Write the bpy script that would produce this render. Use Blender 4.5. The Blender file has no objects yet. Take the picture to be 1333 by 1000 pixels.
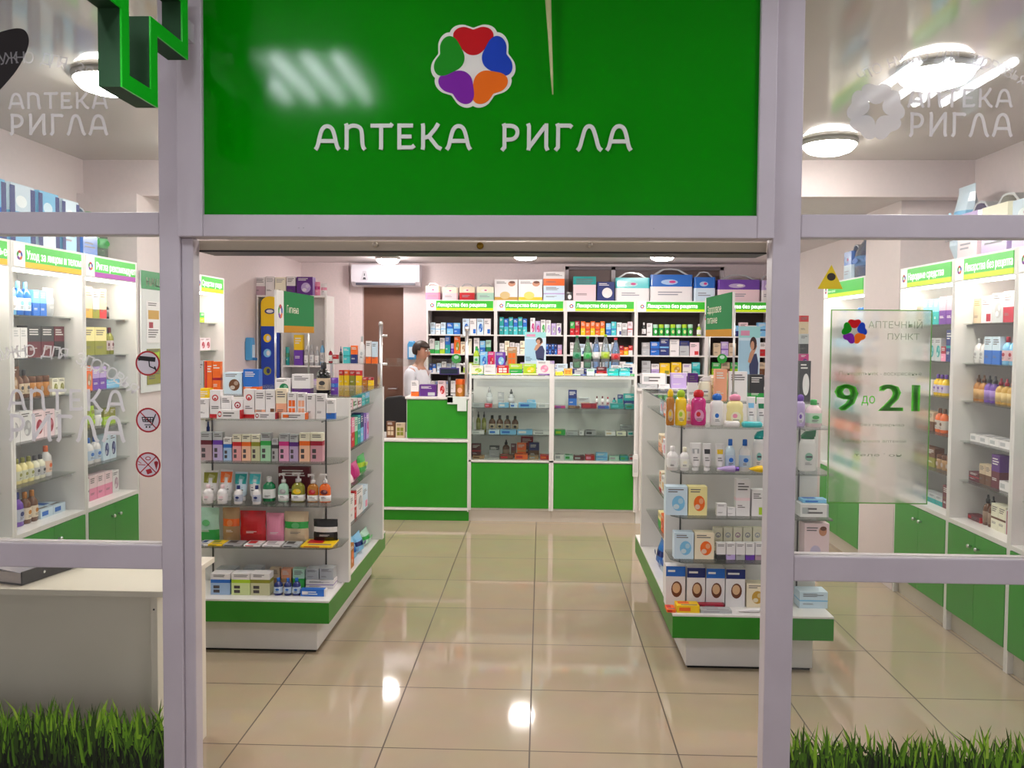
import bpy, bmesh, math, random
from mathutils import Vector, Matrix

# ------------------------------------------------------------------ camera, world, exposure
sc = bpy.context.scene
COL = sc.collection
R = math.radians
EYE = Vector((0, 0, 1.685))
FPX, PPX, PPY = 1110.0, 666.5, 482.0
CAMROT = Matrix.Rotation(R(1.98), 3, 'Z') @ Matrix.Rotation(R(87.7), 3, 'X') @ Matrix.Rotation(R(.42), 3, 'Z')
cam = bpy.data.cameras.new('camera'); cam.sensor_width = 36; cam.lens = FPX / 1333 * 36
cam.shift_y = -18 / 1333; cam.clip_start = .02
co = bpy.data.objects.new('camera', cam); COL.objects.link(co)
co.matrix_world = Matrix.Translation(EYE) @ CAMROT.to_4x4()
sc.camera = co
world = bpy.data.worlds.new('world'); sc.world = world; world.use_nodes = True
world.node_tree.nodes['Background'].inputs[0].default_value = (.56, .53, .545, 1)
world.node_tree.nodes['Background'].inputs[1].default_value = 1.15
sc.view_settings.view_transform = 'Standard'; sc.view_settings.look = 'None'
sc.view_settings.exposure = 0.03; sc.view_settings.gamma = 1
sc.cycles.max_bounces = 10; sc.cycles.transparent_max_bounces = 40
sc.cycles.glossy_bounces = 4; sc.cycles.diffuse_bounces = 4; sc.cycles.transmission_bounces = 8
sc.cycles.sample_clamp_indirect = 6
LAMP, TUBE, STRIP, HEAD = 62.0, 36.0, 48.0, .42     # strengths of ceiling lamps, corridor tubes, shelf lights, lit headers

def pt(px, py, y):
    """photo pixel -> point of the shop on the plane at distance y"""
    d = CAMROT @ Vector(((px - PPX) / FPX, -(py - PPY) / FPX, -1))
    return EYE + d * (y / d.y)

# ------------------------------------------------------------------ materials
PAL = dict(white='#eae6e8', cream='#f0e2c8', grey='#a9a8ac', silver='#b9bcc0', black='#141316', charcoal='#3a3a3e', red='#c41a24', crimson='#a01030',
    orange='#ee6a1c', peach='#eea988', yellow='#f2c818', amber='#b8741c', gold='#c79a3c', olive='#8a8a28', lime='#a8cc28', green='#2ea848', emerald='#0d7a4a',
    teal='#159a98', turquoise='#49c4cc', skyblue='#7ec0ea', blue='#2068c4', navy='#1c2c72', violet='#6a3aa8', purple='#5a2380', lilac='#bba4d8', magenta='#c4257c',
    pink='#ea90b0', mauve='#b898a8', maroon='#641c2a', brown='#6b4226', beige='#d3bda0', tan='#b08a60', ivory='#f2eed8', mint='#b4dcc8', paleblue='#cfe2f2', palepink='#f2d6de', paleyellow='#f4e6a4')
NICE = dict(skyblue='sky blue', paleblue='pale blue', palepink='pale pink', paleyellow='pale yellow')
def lin(h):
    h = PAL.get(h, h).lstrip('#')
    f = lambda c: c / 12.92 if c <= .04045 else ((c + .055) / 1.055) ** 2.4
    return tuple(f(int(h[i:i+2], 16) / 255) for i in (0, 2, 4)) + (1,)
MATS = {}
def M(col, rough=.45, metal=0., emit=0., coat=0., alpha=1.):
    k = (col, rough, metal, emit, coat, alpha)
    if k in MATS: return MATS[k]
    m = bpy.data.materials.new('paint_' + col.strip('#')); m.use_nodes = True
    b = m.node_tree.nodes['Principled BSDF']
    b.inputs['Base Color'].default_value = lin(col); b.inputs['Roughness'].default_value = rough
    b.inputs['Metallic'].default_value = metal
    if coat: b.inputs['Coat Weight'].default_value = coat; b.inputs['Coat Roughness'].default_value = .05
    if emit: b.inputs['Emission Color'].default_value = lin(col); b.inputs['Emission Strength'].default_value = emit
    MATS[k] = m; return m
def noisy(name, c1, c2, scale, rough, r2=None, stretch=(1, 1, 1), bump=0.):
    m = bpy.data.materials.new(name); m.use_nodes = True; nt = m.node_tree; N = nt.nodes; L = nt.links
    b = N['Principled BSDF']; tc = N.new('ShaderNodeTexCoord'); mp = N.new('ShaderNodeMapping'); mp.inputs['Scale'].default_value = stretch
    no = N.new('ShaderNodeTexNoise'); no.inputs['Scale'].default_value = scale; no.inputs['Detail'].default_value = 4
    rp = N.new('ShaderNodeValToRGB'); rp.color_ramp.elements[0].color = lin(c1); rp.color_ramp.elements[1].color = lin(c2)
    rp.color_ramp.elements[0].position = .35; rp.color_ramp.elements[1].position = .65
    L.new(tc.outputs['Object'], mp.inputs[0]); L.new(mp.outputs[0], no.inputs['Vector']); L.new(no.outputs[0], rp.inputs[0]); L.new(rp.outputs[0], b.inputs['Base Color'])
    b.inputs['Roughness'].default_value = rough
    if bump:
        bp = N.new('ShaderNodeBump'); bp.inputs['Strength'].default_value = bump; L.new(no.outputs[0], bp.inputs['Height']); L.new(bp.outputs[0], b.inputs['Normal'])
    return m
def glassmat(name, tint, refl=1.0, dirt=0., ior=1.45):
    m = bpy.data.materials.new(name); m.use_nodes = True; nt = m.node_tree; N = nt.nodes; L = nt.links
    N.remove(N['Principled BSDF']); out = N['Material Output']
    t = N.new('ShaderNodeBsdfTransparent'); t.inputs[0].default_value = lin(tint)
    g = N.new('ShaderNodeBsdfGlossy'); g.inputs['Roughness'].default_value = .02
    fr = N.new('ShaderNodeFresnel'); fr.inputs[0].default_value = ior
    mu = N.new('ShaderNodeMath'); mu.operation = 'MULTIPLY'; mu.inputs[1].default_value = refl
    mx = N.new('ShaderNodeMixShader'); L.new(fr.outputs[0], mu.inputs[0]); L.new(mu.outputs[0], mx.inputs[0]); L.new(t.outputs[0], mx.inputs[1]); L.new(g.outputs[0], mx.inputs[2])
    last = mx
    if dirt:
        d = N.new('ShaderNodeBsdfDiffuse'); d.inputs[0].default_value = (.8, .78, .78, 1)
        m2 = N.new('ShaderNodeMixShader'); m2.inputs[0].default_value = dirt; L.new(mx.outputs[0], m2.inputs[1]); L.new(d.outputs[0], m2.inputs[2]); last = m2
    L.new(last.outputs[0], out.inputs[0]); return m
def film(name, col, alpha, rough_refr=0.):
    """translucent printed film: part lets light through, part scatters it"""
    m = bpy.data.materials.new(name); m.use_nodes = True; nt = m.node_tree; N = nt.nodes; L = nt.links
    N.remove(N['Principled BSDF']); out = N['Material Output']
    t = N.new('ShaderNodeBsdfTransparent')
    d = N.new('ShaderNodeBsdfDiffuse'); d.inputs[0].default_value = lin(col)
    tr = N.new('ShaderNodeBsdfTranslucent'); tr.inputs[0].default_value = lin(col)
    a = N.new('ShaderNodeMixShader'); a.inputs[0].default_value = .5; L.new(d.outputs[0], a.inputs[1]); L.new(tr.outputs[0], a.inputs[2])
    src = t
    if rough_refr:
        rf = N.new('ShaderNodeBsdfRefraction'); rf.inputs['Roughness'].default_value = rough_refr; rf.inputs['IOR'].default_value = 1.08
        b = N.new('ShaderNodeMixShader'); b.inputs[0].default_value = .75; L.new(t.outputs[0], b.inputs[1]); L.new(rf.outputs[0], b.inputs[2]); src = b
    x = N.new('ShaderNodeMixShader'); x.inputs[0].default_value = alpha; L.new(src.outputs[0], x.inputs[1]); L.new(a.outputs[0], x.inputs[2])
    L.new(x.outputs[0], out.inputs[0]); return m

def tile_mat(name, c1, c2, grout, ox, oy, s, rough):
    m = bpy.data.materials.new(name); m.use_nodes = True; nt = m.node_tree; N = nt.nodes; L = nt.links; b = N['Principled BSDF']
    tc = N.new('ShaderNodeTexCoord'); mp = N.new('ShaderNodeMapping'); mp.inputs['Location'].default_value = (-ox, -oy, 0)
    br = N.new('ShaderNodeTexBrick'); br.offset = 0; br.inputs['Scale'].default_value = 1; br.inputs['Brick Width'].default_value = s; br.inputs['Row Height'].default_value = s
    br.inputs['Mortar Size'].default_value = .0036; br.inputs['Mortar Smooth'].default_value = .2; br.inputs['Bias'].default_value = 0
    br.inputs['Color1'].default_value = lin(c1); br.inputs['Color2'].default_value = lin(c2); br.inputs['Mortar'].default_value = lin(grout)
    no = N.new('ShaderNodeTexNoise'); no.inputs['Scale'].default_value = 5; no.inputs['Detail'].default_value = 6
    hs = N.new('ShaderNodeMix'); hs.data_type = 'RGBA'; hs.blend_type = 'MULTIPLY'; hs.inputs[0].default_value = .16
    L.new(tc.outputs['Object'], mp.inputs[0]); L.new(mp.outputs[0], br.inputs[0]); L.new(tc.outputs['Object'], no.inputs['Vector'])
    L.new(br.outputs['Color'], hs.inputs[6]); L.new(no.outputs['Color'], hs.inputs[7]); L.new(hs.outputs[2], b.inputs['Base Color'])
    mr = N.new('ShaderNodeMapRange'); mr.inputs[3].default_value = rough; mr.inputs[4].default_value = .6; L.new(br.outputs['Fac'], mr.inputs[0]); L.new(mr.outputs[0], b.inputs['Roughness'])
    return m
WALL = noisy('wall_paint', '#d9cccd', '#decfd0', 40, .7, bump=.02)
CEIL = noisy('stretch_ceiling', '#c4bdb6', '#c8c1ba', 2, .07)
CEILB = noisy('ceiling_paint', '#d8d0d2', '#dcd4d6', 20, .6)
FLOOR = tile_mat('beige_tiles', '#b9a78f', '#b4a28a', '#5e4f42', -.035, 3.40, .6, .055)
MALLF = tile_mat('corridor_tiles', '#b0a69c', '#aaa096', '#80766c', 0, 0, .6, .15)
WHITE = noisy('white_laminate', '#e6e3e2', '#eae7e6', 8, .3)
ALU = noisy('white_enamelled_frame', '#c6bdc4', '#cbc2c9', 6, .35)
GREENP = noisy('green_laminate', '#219016', '#239418', 5, .28)
GREENB = noisy('green_edge_band', '#25801c', '#288620', 5, .3)
SIGNG = noisy('green_sign_film', '#028002', '#038402', 3, .11); SIGNG.node_tree.nodes['Principled BSDF'].inputs['Specular IOR Level'].default_value = .2
GLASS = glassmat('window_glass', '#fbfdfb', .8, .02)
GSHELF = glassmat('shelf_glass', '#fafdfb', .8, .02)
GCASE = glassmat('case_glass', '#f6fbf8', .7)
PET = glassmat('clear_plastic', '#dfeaf0', 1.0, .18)
PETG = glassmat('green_plastic', '#8fd0a8', 1.0, .15)
PETB = glassmat('blue_plastic', '#9cc4ea', 1.0, .18)
CHROME = M('#e2e2e4', .28, 1.0)
DARKM = M('#2a2a2c', .4, .6)
WALLBACK = noisy('dark_backboard', '#3a2c28', '#42332e', 6, .5)
LIGHTBACK = noisy('light_backboard', '#e2ddd8', '#e6e1dc', 6, .5)

# ------------------------------------------------------------------ mesh helper
class MB:
    def __init__(s): s.v = []; s.f = []; s.m = []; s.mats = []; s.sm = []
    def mi(s, mat):
        if isinstance(mat, str): mat = M(mat)
        if mat not in s.mats: s.mats.append(mat)
        return s.mats.index(mat)
    def face(s, pts, mat, smooth=False):
        b = len(s.v); s.v += [tuple(p) for p in pts]; s.f.append(tuple(range(b, b + len(pts)))); s.m.append(s.mi(mat)); s.sm.append(smooth)
    def raw(s, vs, fs, mat, smooth=False):
        b = len(s.v); s.v += [tuple(p) for p in vs]; i = s.mi(mat)
        for f in fs: s.f.append(tuple(b + k for k in f)); s.m.append(i); s.sm.append(smooth)
        return s
    def box(s, x0, x1, y0, y1, z0, z1, mat):
        x0, x1 = min(x0, x1), max(x0, x1); y0, y1 = min(y0, y1), max(y0, y1)
        vs = [(x, y, z) for z in (z0, z1) for x, y in ((x0, y0), (x1, y0), (x1, y1), (x0, y1))]
        return s.raw(vs, [(3, 2, 1, 0), (4, 5, 6, 7), (0, 1, 5, 4), (1, 2, 6, 5), (2, 3, 7, 6), (3, 0, 4, 7)], mat)
    def prism(s, poly, y0, y1, mat, smooth=False):
        """polygon in x-z, extruded along y from y0 (front) to y1"""
        n = len(poly); vs = [(x, y0, z) for x, z in poly] + [(x, y1, z) for x, z in poly]
        fs = [tuple(range(n)), tuple(range(2 * n - 1, n - 1, -1))] + [(i, i + n, (i + 1) % n + n, (i + 1) % n) for i in range(n)]
        return s.raw(vs, fs, mat)
    def slab(s, poly, z0, z1, mat):
        n = len(poly); vs = [(x, y, z0) for x, y in poly] + [(x, y, z1) for x, y in poly]
        fs = [tuple(range(n - 1, -1, -1)), tuple(range(n, 2 * n))] + [(i, (i + 1) % n, (i + 1) % n + n, i + n) for i in range(n)]
        return s.raw(vs, fs, mat)
    def lathe(s, prof, mat, n=14, sx=1., sy=1., c=(0, 0, 0), smooth=True, pw=1.):
        vs = []
        for r, z in prof:
            for k in range(n):
                a = 2 * math.pi * k / n; ca, sa = math.cos(a), math.sin(a)
                if pw != 1: ca = math.copysign(abs(ca) ** pw, ca); sa = math.copysign(abs(sa) ** pw, sa)
                vs.append((c[0] + r * ca * sx, c[1] + r * sa * sy, c[2] + z))
        fs = [(i * n + k, i * n + (k + 1) % n, (i + 1) * n + (k + 1) % n, (i + 1) * n + k) for i in range(len(prof) - 1) for k in range(n)]
        fs += [tuple(range(n - 1, -1, -1)), tuple(range((len(prof) - 1) * n, len(prof) * n))]
        return s.raw(vs, fs, mat, smooth)
    def tube(s, pts, r, mat, n=8, smooth=True):
        pts = [Vector(p) for p in pts]; vs = []; rs = r if isinstance(r, (list, tuple)) else [r] * len(pts)
        for i, p in enumerate(pts):
            d = (pts[min(i + 1, len(pts) - 1)] - pts[max(i - 1, 0)]).normalized()
            u = d.cross(Vector((0, 0, 1)) if abs(d.z) < .9 else Vector((1, 0, 0))).normalized(); w = d.cross(u)
            vs += [p + (u * math.cos(2 * math.pi * k / n) + w * math.sin(2 * math.pi * k / n)) * rs[i] for k in range(n)]
        fs = [(i * n + k, (i + 1) * n + k, (i + 1) * n + (k + 1) % n, i * n + (k + 1) % n) for i in range(len(pts) - 1) for k in range(n)]
        fs += [tuple(range(n)), tuple(range(len(pts) * n - 1, (len(pts) - 1) * n - 1, -1))]
        return s.raw(vs, fs, mat, smooth)
    def ell(s, cx, cz, rx, rz, y, mat, n=16):
        s.face([(cx + rx * math.cos(2 * math.pi * k / n), y, cz + rz * math.sin(2 * math.pi * k / n)) for k in range(n)], mat)
    def rect(s, x0, x1, z0, z1, y, mat): s.face([(x0, y, z0), (x1, y, z0), (x1, y, z1), (x0, y, z1)], mat)
    def add(s, me, T, mat):
        i = s.mi(mat); b = len(s.v); s.v += [tuple(T @ v.co) for v in me.vertices]
        for p in me.polygons: s.f.append(tuple(b + k for k in p.vertices)); s.m.append(i); s.sm.append(False)
    def mesh(s, name):
        me = bpy.data.meshes.new(name); me.from_pydata(s.v, [], s.f)
        for m in s.mats: me.materials.append(m)
        me.polygons.foreach_set('material_index', s.m); me.polygons.foreach_set('use_smooth', s.sm); me.update(); return me
    def build(s, name, parent=None, loc=None, rz=0., bev=0.):
        me = s.mesh(name)
        bm = bmesh.new(); bm.from_mesh(me); bmesh.ops.recalc_face_normals(bm, faces=bm.faces); bm.to_mesh(me); bm.free()
        return link(name, me, parent, loc, rz, bev)
def link(name, me, parent=None, loc=None, rz=0., bev=0.):
    o = bpy.data.objects.new(name, me); COL.objects.link(o)
    if parent is not None: o.parent = parent
    if loc is not None: o.location = loc
    if rz: o.rotation_euler = (0, 0, rz)
    if bev:
        b = o.modifiers.new('edge', 'BEVEL'); b.width = bev; b.segments = 2; b.limit_method = 'ANGLE'; b.angle_limit = R(50)
    return o
LABELS = {}
def tag(o, label, cat, group=None, kind=None):
    if label in LABELS: print('DUPLICATE LABEL', label)
    n = len(label.split())
    if n > 16 or n < 4: print('LABEL LENGTH', n, label)
    LABELS[label] = 1
    o['label'] = label; o['category'] = cat
    if group: o['group'] = group
    if kind: o['kind'] = kind
    return o
def empty(name, loc, rz=0.):
    o = bpy.data.objects.new(name, None); COL.objects.link(o); o.location = loc; o.rotation_euler = (0, 0, rz); o.empty_display_size = .05; return o
def struct(name, mb, label, cat, bev=0., loc=None):
    return tag(mb.build(name, bev=bev, loc=loc), label, cat, kind='structure')
TXT = {}
def text(body, size=1., align='CENTER', ext=0.):
    k = (body, size, align, ext)
    if k not in TXT:
        c = bpy.data.curves.new('t', 'FONT'); c.body = body; c.size = size; c.align_x = align; c.align_y = 'CENTER'; c.extrude = ext; c.resolution_u = 2
        o = bpy.data.objects.new('t', c); COL.objects.link(o)
        me = bpy.data.meshes.new_from_object(o.evaluated_get(bpy.context.evaluated_depsgraph_get()))
        bpy.data.objects.remove(o); bpy.data.curves.remove(c); TXT[k] = me
    return TXT[k]
UP = Matrix.Rotation(R(90), 4, 'X')          # text standing up, read from -y
def put_text(mb, body, x, y, z, height, mat, width=None, align='CENTER', ext=.0005, bold=0.):
    me = text(body, 1., align, 0.)
    xs = [v.co.x for v in me.vertices]; ys = [v.co.y for v in me.vertices]; w = max(xs) - min(xs)
    s = height / .73; sx = s if width is None else width / w
    for off in ((0,) if not bold else (-bold, 0, bold)):
        mb.add(me, Matrix.Translation((x + off, y, z)) @ UP @ Matrix.Diagonal((sx, s, 1, 1)), mat)
def arc_text(mb, body, cx, cz, rad, y, size, mat, a0, step):
    """letters along an arc, a0 = angle from straight up of the first one"""
    for i, ch in enumerate(body):
        if ch == ' ': continue
        a = a0 + i * step
        T = Matrix.Translation((cx + rad * math.sin(a), y, cz + rad * math.cos(a))) @ Matrix.Rotation(a, 4, 'Y') @ UP @ Matrix.Scale(size / .73, 4)
        mb.add(text(ch), T, mat)

# lettering of the shop sign: flared strokes
def ribbon(mb, pts, w, y0, y1, mat):
    pts = [Vector((p[0], p[1])) for p in pts]; ws = w if isinstance(w, list) else [w] * len(pts); Ls = []; Rs = []
    for i, p in enumerate(pts):
        a = (p - pts[i - 1]).normalized() if i else None; b = (pts[i + 1] - p).normalized() if i < len(pts) - 1 else None
        d = ((a or b) + (b or a)).normalized(); n = Vector((-d.y, d.x)); k = 1.
        if a and b: k = 1 / max(.45, n.dot(Vector((-a.y, a.x))))
        Ls.append(p + n * ws[i] * .5 * k); Rs.append(p - n * ws[i] * .5 * k)
    for i in range(len(pts) - 1):
        mb.prism([tuple(q) for q in (Rs[i], Rs[i + 1], Ls[i + 1], Ls[i])], y0, y1, mat)
W = .145
GLY = {
 'А': (.98, [[(.03, 0), (.12, .12), (.22, .6), (.32, .84), (.5, .92), (.68, .84), (.78, .6), (.88, .12), (.97, 0)], [(.2, .33), (.8, .33)]]),
 'П': (.92, [[(.1, 1), (.13, .92), (.13, .08), (.1, 0)], [(.13, .8), (.3, .92), (.5, .92), (.68, .84), (.74, .66), (.76, .12), (.86, 0)]]),
 'Т': (.86, [[(0, .92), (.8, .92), (.86, 1)], [(.42, .92), (.42, .08), (.4, 0)]]),
 'Е': (.78, [[(.12, 1), (.12, .92), (.12, .08), (.12, 0)], [(.12, .92), (.66, .92)], [(.12, .5), (.6, .5)], [(.12, .08), (.62, .08), (.72, .16)]]),
 'К': (.86, [[(.1, 1), (.12, .9), (.12, .1), (.1, 0)], [(.12, .44), (.34, .5), (.6, .8), (.72, 1)], [(.34, .52), (.52, .3), (.68, .1), (.84, .02)]]),
 'Р': (.82, [[(.1, 1), (.14, .9), (.14, .12), (.04, 0)], [(.14, .92), (.46, .92), (.62, .82), (.66, .66), (.6, .5), (.44, .4), (.14, .4)]]),
 'И': (.96, [[(.08, 1), (.12, .9), (.12, .1), (.1, 0)], [(.12, .1), (.76, .92)], [(.8, 1), (.8, .9), (.8, .12), (.86, 0)]]),
 'Г': (.72, [[(.1, 1), (.14, .9), (.14, .12), (.04, 0)], [(.14, .92), (.6, .92), (.68, .86)]]),
 'Л': (.98, [[(.02, 0), (.12, .1), (.22, .5), (.32, .84), (.48, .92), (.62, .84), (.74, .5), (.84, .1), (.97, 0)]])}
def logo_word(mb, word, x0, x1, z0, h, y0, y1, mat):
    tot = sum(GLY[c][0] for c in word) + .16 * (len(word) - 1); s = (x1 - x0) / tot; x = x0
    for c in word:
        w, st = GLY[c]
        for k_, poly in enumerate(st):
            if len(poly) >= 5:
                for _ in (0, 1): poly = [poly[0]] + [(a[0] * u_ + b_[0] * (1 - u_), a[1] * u_ + b_[1] * (1 - u_)) for a, b_ in zip(poly, poly[1:]) for u_ in (.75, .25)] + [poly[-1]]
            ribbon(mb, [(x + p[0] * s, z0 + p[1] * h) for p in poly], W * min(s, h) * 1.05, y0 - .00025 * k_, y1, mat)
        x += (w + .16) * s
def chaikin(p, n=2):
    for _ in range(n): p = [q for i in range(len(p)) for q in ((p[i][0] * .75 + p[(i + 1) % len(p)][0] * .25, p[i][1] * .75 + p[(i + 1) % len(p)][1] * .25), (p[i][0] * .25 + p[(i + 1) % len(p)][0] * .75, p[i][1] * .25 + p[(i + 1) % len(p)][1] * .75))]
    return p
def heart(cx, cz, ang, r, k=1.):
    """heart petal with its tip towards the flower's centre; ang = direction of the petal"""
    out = []
    prof = [(.24, .0), (.28, .14), (.44, .28), (.62, .42), (.8, .45), (.94, .36), (.985, .2), (.93, .06), (.9, 0)]
    prof = prof + [(a, -b) for a, b in prof[-2:0:-1]]
    for a, b in prof:
        a2 = .66 + (a - .66) * k; b2 = b * k * 1.2
        out.append((cx + r * (a2 * math.cos(ang) - b2 * math.sin(ang)), cz + r * (a2 * math.sin(ang) + b2 * math.cos(ang))))
    return chaikin(out)
def PM(c):
    m = M(c, .5, 0., 0., 0., .999); m.node_tree.nodes['Principled BSDF'].inputs['Specular IOR Level'].default_value = .15; return m
PETALS = (('#c01018', 90), ('#1a3fb0', 18), ('#e86a10', -54), ('#7a1e9a', -126), ('#118a12', 162))
def flower(mb, cx, cz, r, y, t, cols=None, rim='#ece8e0'):
    for i, (c, a) in enumerate(PETALS):
        if rim: mb.prism(heart(cx, cz, R(a), r, 1.16), y - t * .5 - .0002 * i, y, rim)
        mb.prism(heart(cx, cz, R(a), r * .99, .99), y - t - .0002 * i, y, cols or PM(c))
    if rim: mb.prism([(cx + r * .42 * math.cos(k * .5236), cz + r * .42 * math.sin(k * .5236)) for k in range(12)], y - t * .4, y, rim)
def ring_logo(mb, cx, cz, r, y):
    for i, (c, a) in enumerate(PETALS):
        mb.prism([(cx + r * q * math.cos(R(a + d)), cz + r * q * math.sin(R(a + d))) for q, d in ((.5, -34), (1, -34), (1.05, 0), (1, 34), (.5, 34), (.48, 0))], y - .0012, y, c if i != 4 else '#3a9a30')

# ------------------------------------------------------------------ room shell
XL, XR, YB, YM = -3.05, 2.76, 10.78, 5.60
ZF, ZB = 2.83, 2.595
b = MB(); b.box(XL - .1, XR + .1, 2.80, YB + .6, -.06, 0, FLOOR); struct('floor', b, 'glossy beige square floor tiles of the shop', 'floor')
b = MB(); b.box(-6, 6, -4, 2.80, -.06, -.002, MALLF); struct('floor_corridor', b, 'grey tiled corridor floor outside the shop window', 'floor')
b = MB(); b.box(XL - .1, XR + .1, 2.90, YM, ZF, ZF + .06, CEIL); struct('ceiling', b, 'glossy stretched ceiling over the front of the shop', 'ceiling')
b = MB(); b.box(XL - .1, XR + .1, YM + .12, YB + .1, ZB, ZB + .06, CEILB); struct('ceiling_back', b, 'lower white ceiling over the back of the shop', 'ceiling')
b = MB(); b.box(XL, XR, YM, YM + .12, ZB, ZF, WALL); struct('trim_1', b, 'pale beam where the ceiling steps down', 'beam')
b = MB(); b.box(-6, 6, -4, 2.78, 3.0, 3.06, CEILB); struct('ceiling_corridor', b, 'plain ceiling of the corridor outside', 'ceiling')
b = MB(); b.box(XL - .1, XL, 2.9, YB, 0, ZF, WALL); struct('wall_left', b, 'pale pinkish side wall behind the cosmetics shelves', 'wall')
b = MB(); b.box(XR, XR + .1, 2.9, YB, 0, ZF, WALL); struct('wall_right', b, 'pale pinkish side wall behind the lime striped shelves', 'wall')
DX0, DX1, DZ = pt(472, 437, YB).x, pt(525, 437, YB).x, 2.29
WX0, WX1, WZ0, WZ1 = pt(735, 437, YB).x, pt(942, 437, YB).x, 1.2, pt(830, 347, YB).z
b = MB()
b.box(XL, DX0, YB, YB + .14, 0, ZB, WALL); b.box(DX0, DX1, YB, YB + .14, DZ, ZB, WALL); b.box(DX1, WX0, YB, YB + .14, 0, ZB, WALL)
b.box(WX0, WX1, YB, YB + .14, 0, WZ0, WALL); b.box(WX0, WX1, YB, YB + .14, WZ1, ZB, WALL); b.box(WX1, XR, YB, YB + .14, 0, ZB, WALL)
struct('wall_back', b, 'pale back wall with a brown doorway and dark window', 'wall')
b = MB(); b.box(XL, pt(455, 437, YB).x, YB - .05, YB, 0, ZB, WALL); struct('trim_2', b, 'shallow pale wall panel beside the brown doorway', 'wall')
b = MB(); b.box(DX0, DX1, YB + .08, YB + .12, 0, DZ, noisy('brown_door', '#6b4a3c', '#735042', 3, .5)); d = struct('door_1', b, 'plain brown door under the air conditioner', 'door')
h = MB(); h.tube([(DX1 - .09, YB + .08, 1.0), (DX1 - .09, YB + .03, 1.0), (DX1 - .2, YB + .03, 1.0)], .01, CHROME); h.build('door_handle', d)
b = MB(); b.box(WX0, WX1, YB + .1, YB + .12, WZ0, WZ1, M('#76625f', .5)); w = struct('window_1', b, 'dark window high on the back wall behind packages', 'window')
b = MB(); mx = pt(798, 437, YB).x
for x in (WX0 + .02, mx, WX1 - .02): b.box(x - .025, x + .025, YB + .05, YB + .1, WZ0, WZ1, M('#cfc6ca'))
b.box(WX0, WX1, YB + .05, YB + .1, WZ1 - .04, WZ1, M('#7a7074')); b.build('window_frame', w)
for nm, x0, x1, y0, y1, lb in (('wall_pier_left', XL, -2.65, 5.515, 6.44, 'pale wall pier carrying the green headed poster'), ('wall_pier_right', 2.36, XR, 5.74, 6.34, 'pale wall pier between two lime striped shelves')):
    b = MB(); b.box(x0, x1, y0, y1, 0, ZB if y0 > 5.7 else ZB, WALL); struct(nm, b, lb, 'wall')
b = MB(); b.box(-6, XL - .1, 2.75, 2.9, 0, 3.0, WALL); struct('wall_front_left', b, 'outer wall beyond the shop window by the desk', 'wall')
b = MB(); b.box(XR + .1, 6, 2.75, 2.9, 0, 3.0, WALL); struct('wall_front_right', b, 'outer wall beyond the shop window with opening hours', 'wall')

# ------------------------------------------------------------------ glazed front
FY, FB = 2.84, 2.91
PL0, PL1, PR0, PR1 = -1.29, -1.179, .742, .846
def member(n, x0, x1, z0, z1, lb, y0=FY, y1=FB):
    b = MB(); b.box(x0, x1, y0, y1, z0, z1, ALU); return struct('trim_%d' % n, b, lb, 'frame', bev=.004)
EL, ER, TOP = XL - .1, XR + .1, 2.998
member(3, PL0, -1.219, 0, TOP, 'white window post between desk pane and entrance')
member(4, -1.2188, PL1, 0, 2.007, 'slim white door jamb beside the desk pane', FY + .012)
member(5, PR0 + .012, PR1, 0, TOP, 'white window post between entrance and opening hours pane')
member(6, EL, PL0 - .0002, 2.016, 2.092, 'white rail above the pane with the prohibition stickers')
member(7, EL, PL0 - .0002, .878, .961, 'white rail just above the white desk')
member(8, PR1 + .0002, ER, 2.014, 2.090, 'white rail above the opening hours pane')
member(9, PR1 + .0002, ER, .875, .959, 'white rail below the opening hours pane')
def pane(n, x0, x1, z0, z1, lb):
    b = MB(); b.box(x0, x1, 2.868, 2.874, z0, z1, GLASS); struct('window_%d' % n, b, lb, 'window')
pane(2, EL, PL0, 2.092, TOP, 'upper glass pane behind the green cross')
pane(3, EL, PL0, .961, 2.016, 'glass pane with round prohibition stickers')
pane(4, EL, PL0, 0, .878, 'low glass pane in front of the white desk')
pane(5, PR1, ER, 2.090, TOP, 'upper glass pane with pale shop logo')
pane(6, PR1, ER, .959, 2.014, 'glass pane with the opening hours')
pane(7, PR1, ER, 0, .875, 'low glass pane with grass film below opening hours')
# sliding door operator under the sign
b = MB(); b.box(PL1 - .005, PR0 + .012, 2.912, 3.06, 1.972, 2.006, noisy('operator_cover', '#c4baa6', '#c8beaa', 5, .4))
op = empty('door_operator', (0, 0, 0)); tag(op, 'beige sliding door operator housing under the green sign', 'door operator')
b.build('housing', op, bev=.003)
b = MB(); b.lathe([(.012, 0), (.012, .004), (.008, .006)], M('#8a6a20', .3, .8)); o = b.build('lock_cap', op, (pt(625, 320, 2.91).x, 2.912, pt(625, 320, 2.91).z)); o.rotation_euler = (R(90), 0, 0)
b = MB(); b.lathe([(.009, 0), (.009, .018), (.005, .022)], M('#c8c0b0', .3, .4))
for px_ in (489, 768): o = link('sensor', b.mesh('sensor'), op, (pt(px_, 319, 2.91).x, 2.912, pt(px_, 319, 2.91).z)); o.rotation_euler = (R(90), 0, 0)
b = MB(); b.box(PL1 - .005, PR0 + .012, 2.912, 3.06, 1.967, 1.972, M('#2a2622')); b.build('brush_seal', op)

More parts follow.
